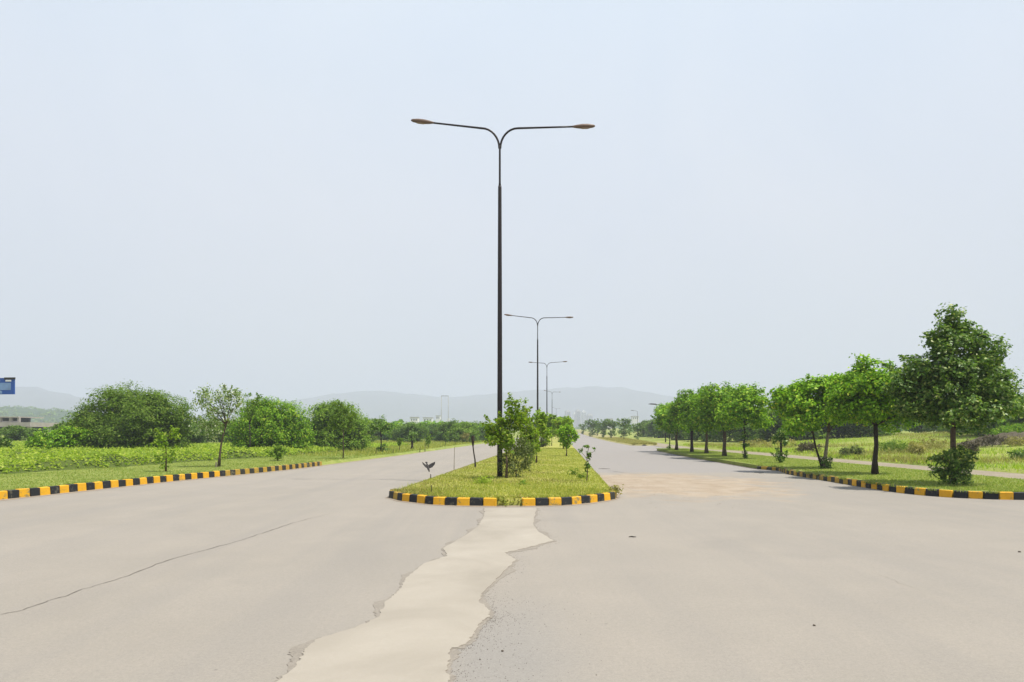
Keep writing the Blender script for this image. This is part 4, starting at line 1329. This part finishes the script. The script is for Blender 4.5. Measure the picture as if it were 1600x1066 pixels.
# median grass: denser near the camera
n = 90000
yy = 14.2 + (rng.random(n) ** 1.8) * 45
uu = rng.random(n)
def nose_front(x):
    return np.interp(x, [p[0] for p in NOSE[2:13]], [p[1] for p in NOSE[2:13]])
xl = -2.98 + (yy - 16.5) * .077
xr = 2.62 + (yy - 16.5) * .0745
xx = xl + .03 + (xr - xl - .06) * uu
keep = (yy > nose_front(xx) + .13)
keep &= rng.random(n) < (.55 + .45 * (wob(xx, yy, 1.3) > -.25))
xx, yy = xx[keep], yy[keep]
e = np.minimum(xx - (-2.98 + (yy - 16.5) * .077), (2.62 + (yy - 16.5) * .0745) - xx)
zz = np.interp(e, [0, .11, .22, 1.3, 2.7], [.0, .13, .18, .21, .23])
zz = np.where(yy < 16.3, .165 + .06 * np.clip((yy - nose_front(xx)) / 2.2, 0, 1), zz)
dryp = wob(xx, yy, .75) + .45 * rng.normal(size=len(xx)) - .25 * (xx - .5) > .42
scatter_blades('grass', np.stack([xx, yy], 1)[~dryp], zz[~dryp], .045, LEAF['grass'], 11, .011)
scatter_blades('dry_grass', np.stack([xx, yy], 1)[dryp], zz[dryp], .04, LEAF['dry'], 15, .010)
# longer tufts spilling over the kerb backs
def edge_tufts(name, path, side, z, seed, per, mat, h=.10):
    rg_ = np.random.default_rng(seed)
    pts_ = []
    for i in range(len(path) - 1):
        a, b = path[i], path[i + 1]
        t = (b - a).normalized()
        nrm = Vector((-t.y, t.x, 0)) * side
        if rg_.random() < .35:
            continue
        for _ in range(int(per * rg_.uniform(.2, 1.6))):
            q = a.lerp(b, rg_.random()) + nrm * (.155 + abs(rg_.normal()) * .05)
            pts_.append((q.x, q.y))
    pts_ = np.array(pts_)
    scatter_blades(name, pts_, np.full(len(pts_), z), h, mat, seed, .008)
edge_tufts('kerb_grass', pl, 1, .165, 31, 26, LEAF['lawn'])
edge_tufts('kerb_grass', pn, 1, .15, 32, 26, LEAF['grass'], .085)
edge_tufts('kerb_grass', pr, -1, .16, 33, 26, LEAF['lawn'])
# left lawn
n = 60000
yy = 11 + (rng.random(n) ** 1.5) * 45
ex = np.array([left_x(y) for y in np.linspace(11, 56, 200)])
wx = np.array([weed_edge(y) for y in np.linspace(11, 56, 200)])
xl = np.interp(yy, np.linspace(11, 56, 200), wx)
xr = np.interp(yy, np.linspace(11, 56, 200), ex) - .22
xx = xl + (xr - xl) * rng.random(n)
scatter_blades('grass', np.stack([xx, yy], 1), .165 + .02 * wob(xx, yy, .8), .035, LEAF['lawn'], 12, .012)
# tree lawn
n = 60000
yy = 15.75 + (rng.random(n) ** 1.5) * 43
ry = np.array([p[1] for p in RIGHT_EDGE if p[0] < 11.4 and p[1] > 15.8])
rx = np.array([p[0] for p in RIGHT_EDGE if p[0] < 11.4 and p[1] > 15.8])
oy = np.argsort(ry)
xl = np.interp(yy, ry[oy], rx[oy])
xl = np.where(yy < 16.2, 11.6, xl) + .22
xl = np.where(yy > 40, .0773 * yy + 8.2 + .15, xl)
xx = xl + (15.65 - xl) * rng.random(n)
keep = xx > xl
scatter_blades('grass', np.stack([xx, yy], 1)[keep], np.full(keep.sum(), .165), .035, LEAF['lawn'], 13, .012)

# weeds: low leafy mass on a bumpy bed
def weed_h(x, y):
    ed = np.interp(y, np.linspace(11, 110, 400), [weed_edge(q) for q in np.linspace(11, 110, 400)])
    d = ed + .35 * wob(np.asarray(y) * 1.3, 2.0, 1.0) + .12 * wob(np.asarray(y) * 5.1, 1.0, 1.0) - x
    fade = 1 - .55 * smooth(36, 60, np.asarray(y, float))
    return smooth(0, .7, d) * (.34 + .16 * wob(x, y, 1.1) + .10 * wob(x, y, 3.1)) * fade
gxn, gyn = 90, 110
v, f = [], []
for i in range(gyn):
    y = 13 + i / (gyn - 1) * 62
    e0 = weed_edge(y) + .3
    for j in range(gxn):
        x = e0 - (j / (gxn - 1)) ** 1.4 * 45
        v.append((x, y, left_z(x, y) - .03 + float(weed_h(x, y))))
for i in range(gyn - 1):
    for j in range(gxn - 1):
        a = i * gxn + j
        f.append((a + 1, a, a + gxn, a + gxn + 1))
structure(link('weed_bed', mesh_np('weed bed', v, faces=f, smooth_shade=True), M['weed_soil']))
n = 190000
yy = 13 + rng.random(n) ** 1.25 * 60
e0 = np.interp(yy, np.linspace(11, 110, 400), [weed_edge(q) for q in np.linspace(11, 110, 400)])
xx = e0 + .2 - rng.random(n) ** 1.4 * 40
lx = np.interp(yy, np.linspace(11, 110, 400), [left_x(q) for q in np.linspace(11, 110, 400)])
zz = .165 + rise(0) + .9 * smooth(20, 90, lx - xx) + weed_h(xx, yy)
keep = (xx > -.8 * yy - 6) & (weed_h(xx, yy) > .05)
P = np.stack([xx, yy, zz + np.abs(rng.normal(size=n)) * .07 - .03], 1)[keep]
nr = rng.normal(size=P.shape) * .55 + np.array([0, -.15, .8])
nr /= np.linalg.norm(nr, axis=1, keepdims=True)
vv = leaf_quads(P, nr, .075 + .0012 * P[:, 1:2], .055 + .001 * P[:, 1:2], rng)
me = mesh_np('weed leaves', vv.reshape(-1, 3), quads=np.arange(len(P) * 4, dtype=np.int32).reshape(-1, 4))
me.materials.append(LEAF['weed'])
stuff(link('ground_cover', me, None))

# tall grass in the fields on both sides
def tall_grass(name, xs, ys, zs, h, mat, seed, w):
    return scatter_blades(name, np.stack([xs, ys], 1), zs, h, mat, seed, w)
n = 70000
yy = 17 + rng.random(n) ** 1.4 * 60
d_ = rng.random(n) ** 1.5 * 32
xx = 18.9 + d_ + np.where(yy > 66, (yy - 66) * .11, 0)
keep = (xx < .86 * yy + 6) & (rng.random(n) < .3 + .7 * (wob(xx, yy, .35) > -.1))
xx, yy = xx[keep], yy[keep]
ee = 18.45 + np.where(yy > 66, (yy - 66) * .11, 0)
zz = -.03 + .22 * smooth(0, .7, xx - ee) + 1.4 * smooth(4, 34, xx - ee)
half = wob(xx, yy, .23) + .3 * rng.normal(size=len(xx))
tall_grass('field_grass', xx[half < .25], yy[half < .25], zz[half < .25], .16, LEAF['weed'], 21, .022)
tall_grass('dry_grass', xx[half >= .25], yy[half >= .25], zz[half >= .25], .24, LEAF['dry'], 22, .018)
n = 26000
yy = 40 + rng.random(n) * 70
lx = np.interp(yy, np.linspace(11, 110, 400), [left_x(q) for q in np.linspace(11, 110, 400)])
xx = lx - .5 - rng.random(n) ** 1.2 * 28
zz = .165 + .9 * smooth(20, 90, lx - xx)
tall_grass('field_grass', xx, yy, zz, .18, LEAF['grass'], 23, .03)
n = 16000
yy = 80.5 + rng.random(n) ** 1.5 * 80
a = .075 * yy + 8.8
xx = a + rng.random(n) * np.interp(yy, [80, 110, 150], [3.0, 4.8, 6.2])
tall_grass('dry_grass', xx, yy, np.interp(yy, RISE_Y, RISE_Z) + .13, .2, LEAF['dry'], 24, .03)

# far woods: one mass of crowns
rngw = np.random.default_rng(77)
C, R = [], []
for i in range(900):
    y = 160 + rngw.random() ** 1.3 * 1100
    x = (rngw.uniform(-1000, 1000)) / FPX * y
    u = x - .075 * y
    if -22 < u < 24:
        continue
    if y < 230 and -30 < u < 34:
        continue
    C.append((x, y, rise(y) + (.9 if abs(u) > 40 else .2)))
    R.append(rngw.uniform(1.6, 3.4) + y * .0022)
for i in range(260):                                # trees along the low wooded ridge
    px = rngw.uniform(-260, 330)
    top = ztop(float(np.interp(px, [-500, -200, -40, 30, 70, 130, 200, 300, 420], [640, 643, 640, 637.5, 641, 643, 647, 652, 660])), 900) - rise(900)
    q = rngw.choice([0, 1, 2, 3])
    bell = [1.0, .93, .78, .55][q]
    C.append(((px - 800) / FPX * 900, 900 - [0, 55, 105, 150][q], rise(900) - 4 + (top + 4) * bell - 2.5))
    R.append(rngw.uniform(3.0, 6.0))
C, R = np.array(C), np.array(R)
per = 75
dd = rngw.normal(size=(len(C), per, 3))
dd /= np.linalg.norm(dd, axis=2, keepdims=True)
dd[:, :, 2] = np.abs(dd[:, :, 2]) * 1.0 - .1
P = C[:, None, :] + dd * (R[:, None, None] * rngw.uniform(.7, 1.05, (len(C), per, 1))) * np.array([1.35, 1.35, 1.25])
P = P.reshape(-1, 3)
sz = np.repeat(R, per)[:, None] * .42
nr = dd.reshape(-1, 3) + rngw.normal(size=P.shape) * .5 + np.array([0, 0, .3])
nr /= np.linalg.norm(nr, axis=1, keepdims=True)
vv = leaf_quads(P, nr, sz, sz * .8, rngw)
me = mesh_np('far woodland', vv.reshape(-1, 3), quads=np.arange(len(P) * 4, dtype=np.int32).reshape(-1, 4))
me.materials.append(LEAF['far'])
stuff(link('woodland', me, None))

# ------------------------------------------------------------------ far buildings, poles, sign
# unfinished concrete building at the left edge
bd = 150.0
b = thing('concrete_building', (spot(15, bd), bd, left_z(spot(15, bd), bd)), 'unfinished two-storey concrete building behind the bushes at the left edge', 'building')
z0 = b.location.z
def bz(py): return ztop(py, bd) - z0
def bx(px): return spot(px, bd) - spot(15, bd)
MB().box(bx(-60), bx(50), -.6, 9, bz(667), bz(660)).build('floor_slab', M['conc_wall'], b)
MB().box(bx(-60), bx(30), -.3, 8, bz(652.6), bz(651)).build('roof', M['conc_wall'], b)
for px0, px1 in ((-50, -44), (-22, -14), (13, 21), (27, 33), (44, 49)):
    MB().box(bx(px0), bx(px1), -.3, .4, -1.0, bz(667.2)).build('column', M['conc_wall'], b)
for px0, px1 in ((-58, -50), (-32, -26), (-6, 2), (14, 18), (27, 30)):
    MB().box(bx(px0), bx(px1), 0, .5, bz(660), bz(652.6)).build('column', M['conc_wall'], b)
MB().box(bx(-58), bx(29), 3.5, 3.8, bz(660), bz(652.6)).build('inner_wall', M['open_shade'], b)  # back wall coloured near-black for the shade inside
MB().box(bx(-58), bx(48), 4.0, 4.3, -1, bz(667.2)).build('inner_wall', M['open_shade'], b)
MB().box(bx(-58), bx(29), .1, .3, bz(660), bz(658)).build('parapet', M['conc_wall'], b)

# billboard
sd = 60.0
sx, sz0, sz1 = spot(-32, sd), ztop(616.5, sd), ztop(591, sd)
gzs = left_z(sx, sd)
b = thing('billboard', (sx, sd, gzs), 'blue billboard on a post cut by the left picture edge', 'billboard', None, math.radians(-4))
wd_ = (26 + 32) / FPX * sd
zz0, zz1 = sz0 - gzs, sz1 - gzs
pn = MB().box(-wd_, wd_, -.06, .06, zz0, zz1).build('panel', M['sign_blue'], b)
def onp(name, fx0, fx1, fz0, fz1, mat, dy):
    H = zz1 - zz0
    MB().box(-wd_ + 2 * wd_ * fx0, -wd_ + 2 * wd_ * fx1, -.06 - dy, -.055, zz0 + H * fz0, zz0 + H * fz1).build(name, mat, pn)
onp('picture_field', .30, .955, .26, .70, M['sign_pale'], .008)
onp('picture_field', .08, .83, .04, .2, M['sign_pale'], .008)
onp('header_band', .05, .80, .76, .97, M['sign_pale'], .008)
onp('dark_emblem', .48, .70, .52, .96, M['sign_dark'], .016)
onp('dark_emblem', .62, .76, .66, .92, M['sign_dark'], .014)
onp('white_mark', .56, .605, .72, .88, M['sign_white'], .024)
onp('white_mark', .64, .69, .72, .87, M['sign_white'], .024)
onp('white_mark', .58, .65, .58, .66, M['sign_white'], .024)
onp('white_mark', .72, .80, .12, .25, M['sign_white'], .018)
onp('white_mark', .88, .96, .78, .88, M['sign_white'], .018)
onp('dark_band', .86, 1.02, .90, 1.03, M['sign_dark'], .02)
MB().tube([(-.9, .2, -.3), (-.9, .2, zz0 + .8)], [.14, .12], 10).build('post', M['pole'], b, sm=True)
MB().box(-wd_ * .9, wd_ * .9, .065, .16, zz0 + .4, zz0 + .55).build('back_rail', M['pole'], b)

# H-frame of pale poles
pd = 130.0
zg = 1.0
hb = thing('pole_frame', (spot(695, pd), pd, zg), 'pair of tall pale poles joined at the top beyond the left road', 'utility poles')
topz = ztop(618.5, pd) - zg
for s in (-1, 1):
    MB().tube([(s * .76, 0, -.8), (s * .76, 0, 3.2), (s * .70, 0, 3.3), (s * .68, 0, topz)], [.11, .095, .055, .05], 8).build('pole', M['conc_pole'], hb, sm=True)
MB().box(-.75, .75, -.05, .05, topz - .1, topz + .02).build('crossbar', M['conc_pole'], hb)
MB().box(.5, .95, -.25, .2, 2.7, 3.4).build('transformer_box', M['white_wall'], hb)

# apartment towers far ahead
TW = [(887, 1500, 7, 642.5, 'tower_wall', 'slim grey tower at the left of the far tower cluster'), (898, 1620, 6, 646, 'white_wall', 'low white tower beside the slim grey tower'), (903, 1500, 6, 641.5, 'tower_wall', 'tallest tower of the far cluster above the road crest'),
      (911, 1560, 7, 643, 'white_wall', 'broad white tower right of the tallest far tower'), (921, 1650, 8, 648, 'tower_wall', 'short grey block at the right of the far tower cluster'), (872, 1600, 5, 650, 'white_wall', 'small white block left of the far tower cluster, behind the shrubs')]
for px, d, wpx, py, mt, lb in TW:
    zb = rise(d)
    h = ztop(py, d) - zb
    wm = wpx / FPX * d
    t = thing('apartment_tower', (spot(px, d), d, zb), lb, 'tower block', 'apartment towers on the horizon', .3)
    MB().box(-wm / 2, wm / 2, -wm / 2, wm / 2, -3, h).build('wall', M[mt], t)
    MB().box(-wm * .2, wm * .2, -wm * .2, wm * .2, h, h + 3).build('stair_head', M[mt], t)
    for s in (-.3, 0, .3):
        MB().box(wm * (s - .09), wm * (s + .09), -wm / 2 - .15, -wm / 2 + .2, 2, h - 2.5).build('window_column', M['glass'], t)
# white houses in the haze
for px, d, wpx, y0, y1, lb in [(648, 520, 12, 652.5, 661, 'small white house in the haze left of the twin poles'), (669, 560, 14, 653, 661, 'long low white house in the haze nearest the twin poles'), (590, 640, 12, 655, 661, 'faint white house in the haze behind the flat-topped tree'),
                               (952, 520, 8, 655, 661, 'tiny white house behind the slim shoulder shrubs'), (992, 700, 10, 651, 655, 'pale house among the far trees right of the road'), (685, 600, 6, 650, 661, 'narrow white house just left of the twin poles')]:
    zb = rise(d)
    h = ztop(y0, d) - zb
    wm = wpx / FPX * d
    t = thing('white_house', (spot(px, d), d, zb), lb, 'house', 'white houses in the haze')
    MB().box(-wm / 2, wm / 2, -4, 4, -2, h).build('wall', M['white_wall'], t)
    MB().box(-wm / 2 - .3, wm / 2 + .3, -4.3, 4.3, h, h + .3).build('roof', M['conc_wall'], t)
    for s in (-.3, .0, .3):
        MB().box(wm * (s - .06), wm * (s + .06), -4.1, -3.9, h - 2.6, h - 1.2).build('window', M['glass'], t)

# hills
def hill(name, prof, d, depth, mat, seed, jag=.05):
    prof = sorted(prof)
    xs = np.linspace(prof[0][0], prof[-1][0], 120)
    hy = np.interp(xs, [p[0] for p in prof], [p[1] for p in prof])
    v, f = [], []
    nr_ = 14
    zb = rise(d)
    for i in range(nr_):
        a = i / (nr_ - 1)
        bell = math.sin(min(1.0, a * 1.4) * math.pi / 2) if a < .72 else math.cos((a - .72) / .28 * math.pi / 2)
        for x, y in zip(xs, hy):
            top = ztop(y, d) - zb
            z = zb - 4 + (top + 4) * bell * (1 + jag * float(wob(x * .11 + seed, i * 1.3, 1.0)) * (1 - bell * .6))
            v.append(((x - 800) / FPX * d, d + (a - .72) * depth, z))
    k = len(xs)
    for i in range(nr_ - 1):
        for j in range(k - 1):
            f.append((i * k + j, i * k + j + 1, (i + 1) * k + j + 1, (i + 1) * k + j))
    return structure(link(name, mesh_np(name, v, faces=f, smooth_shade=True), mat))
hill('hills', [(-420, 640), (-250, 618), (-100, 612), (-30, 616), (20, 609), (66, 607), (100, 615), (140, 623), (190, 630), (260, 640), (330, 662)], 2700, 900, M['hill'], 1, .12)
hill('hills', [(330, 662), (420, 638), (480, 625), (530, 616), (590, 611), (650, 617), (700, 622), (740, 619), (800, 613), (880, 607), (930, 605), (970, 607), (1010, 615), (1060, 623), (1150, 632), (1300, 645), (1450, 662)], 3500, 1100, M['hill'], 2, .05)
hill('ridge', [(-500, 640), (-200, 643), (-40, 640), (30, 637.5), (70, 641), (130, 643), (200, 647), (300, 652), (420, 660)], 900, 300, M['ridge'], 3, .1)

# ------------------------------------------------------------------ small things
# crow in flight over the left carriageway
d = 19.0
bxp, bzp = spot(668.5, d), ztop(730, d)
crow = thing('crow', (bxp, d, bzp), 'dark crow flying low over the left road with raised wings', 'bird', None, .35)
crow.scale = (1.12, 1.12, 1.12)
crow.rotation_euler = (math.radians(38), 0, .35)
bm = MB()
bm.tube([(0, .16, -.01), (0, .10, 0), (0, .02, .0), (0, -.08, .005), (0, -.13, .02), (0, -.165, .015), (0, -.20, .005)], [.012, .024, .034, .03, .022, .02, .004], 8)
bm.add([(0, .1, 0), (-.035, .22, -.015), (0, .23, -.012), (.035, .22, -.015), (0, .1, -.02)], [(0, 1, 2), (0, 2, 3), (4, 2, 1), (4, 3, 2), (0, 4, 1), (0, 3, 4)])
bm.build('body', M['bird'], crow, sm=True)
for s in (-1, 1):
    q = [(s * .02, -.07, .02), (s * .09, -.10, .085), (s * .16, -.05, .15), (s * .172, .01, .175), (s * .13, .06, .10), (s * .07, .075, .045), (s * .02, .06, .01)]
    q2 = [(x, y, z - .008) for x, y, z in q]
    m = len(q)
    MB().add(q + q2, [tuple(range(m)), tuple(range(2 * m - 1, m - 1, -1))] + [(i, i + m, (i + 1) % m + m, (i + 1) % m) for i in range(m)]).build('wing', M['bird'], crow)

def pebble(px, py, r, label, seed):
    rr_ = random.Random(seed)
    bm = bmesh.new()
    bmesh.ops.create_icosphere(bm, subdivisions=2, radius=r)
    for vv in bm.verts:
        vv.co *= rr_.uniform(.8, 1.15)
        vv.co.z *= .6
    me = bpy.data.meshes.new('pebble')
    bm.to_mesh(me)
    bm.free()
    x, y = gpt(px, py)
    tag(link('pebble', me, M['stone'], None, (x, y, r * .4)), label, 'pebble', 'loose pebbles on the road')
pebble(1272, 978, .012, 'dark pebble alone on the asphalt right of centre', 1)
pebble(785, 1018, .010, 'dark pebble on the rough asphalt beside the concrete strip', 2)
pebble(1593, 863, .018, 'dark pebble near the right picture edge', 3)
pebble(750, 1031, .006, 'smallest pebble by the lower right edge of the concrete strip', 4)
def twig(px, py, L, rz, label):
    x, y = gpt(px, py)
    t = MB().tube([(-L / 2, 0, .008), (-L * .1, .02, .013), (L * .2, -.01, .014), (L / 2, .02, .010)], [.005, .009, .008, .004], 6).build('twig', M['dark_bark'], None, (x, y, 0))
    t.rotation_euler = (0, 0, rz)
    tag(t, label, 'twig')
twig(988, 840, .11, -.3, 'small dark twig on the asphalt right of the concrete strip')
twig(1186, 739, .4, .1, 'dark fallen stick on the road by the broken far kerb end')
twig(944, 733, .5, -.2, 'brown fallen stick at the right foot of the median')

# ------------------------------------------------------------------ haze
hz = MB().box(-5100, 5100, -300, 5200, -3, 330).build('haze', None)
mh = bpy.data.materials.new('haze')
mh.use_nodes = True
t = mh.node_tree
t.nodes.clear()
o = t.nodes.new('ShaderNodeOutputMaterial')
pv = t.nodes.new('ShaderNodeVolumePrincipled')
pv.inputs['Color'].default_value = (.625, .663, .775, 1)
pv.inputs['Density'].default_value = 0.00060
pv.inputs['Anisotropy'].default_value = 0.0
t.links.new(pv.outputs[0], o.inputs['Volume'])
hz.data.materials.append(mh)
stuff(hz)
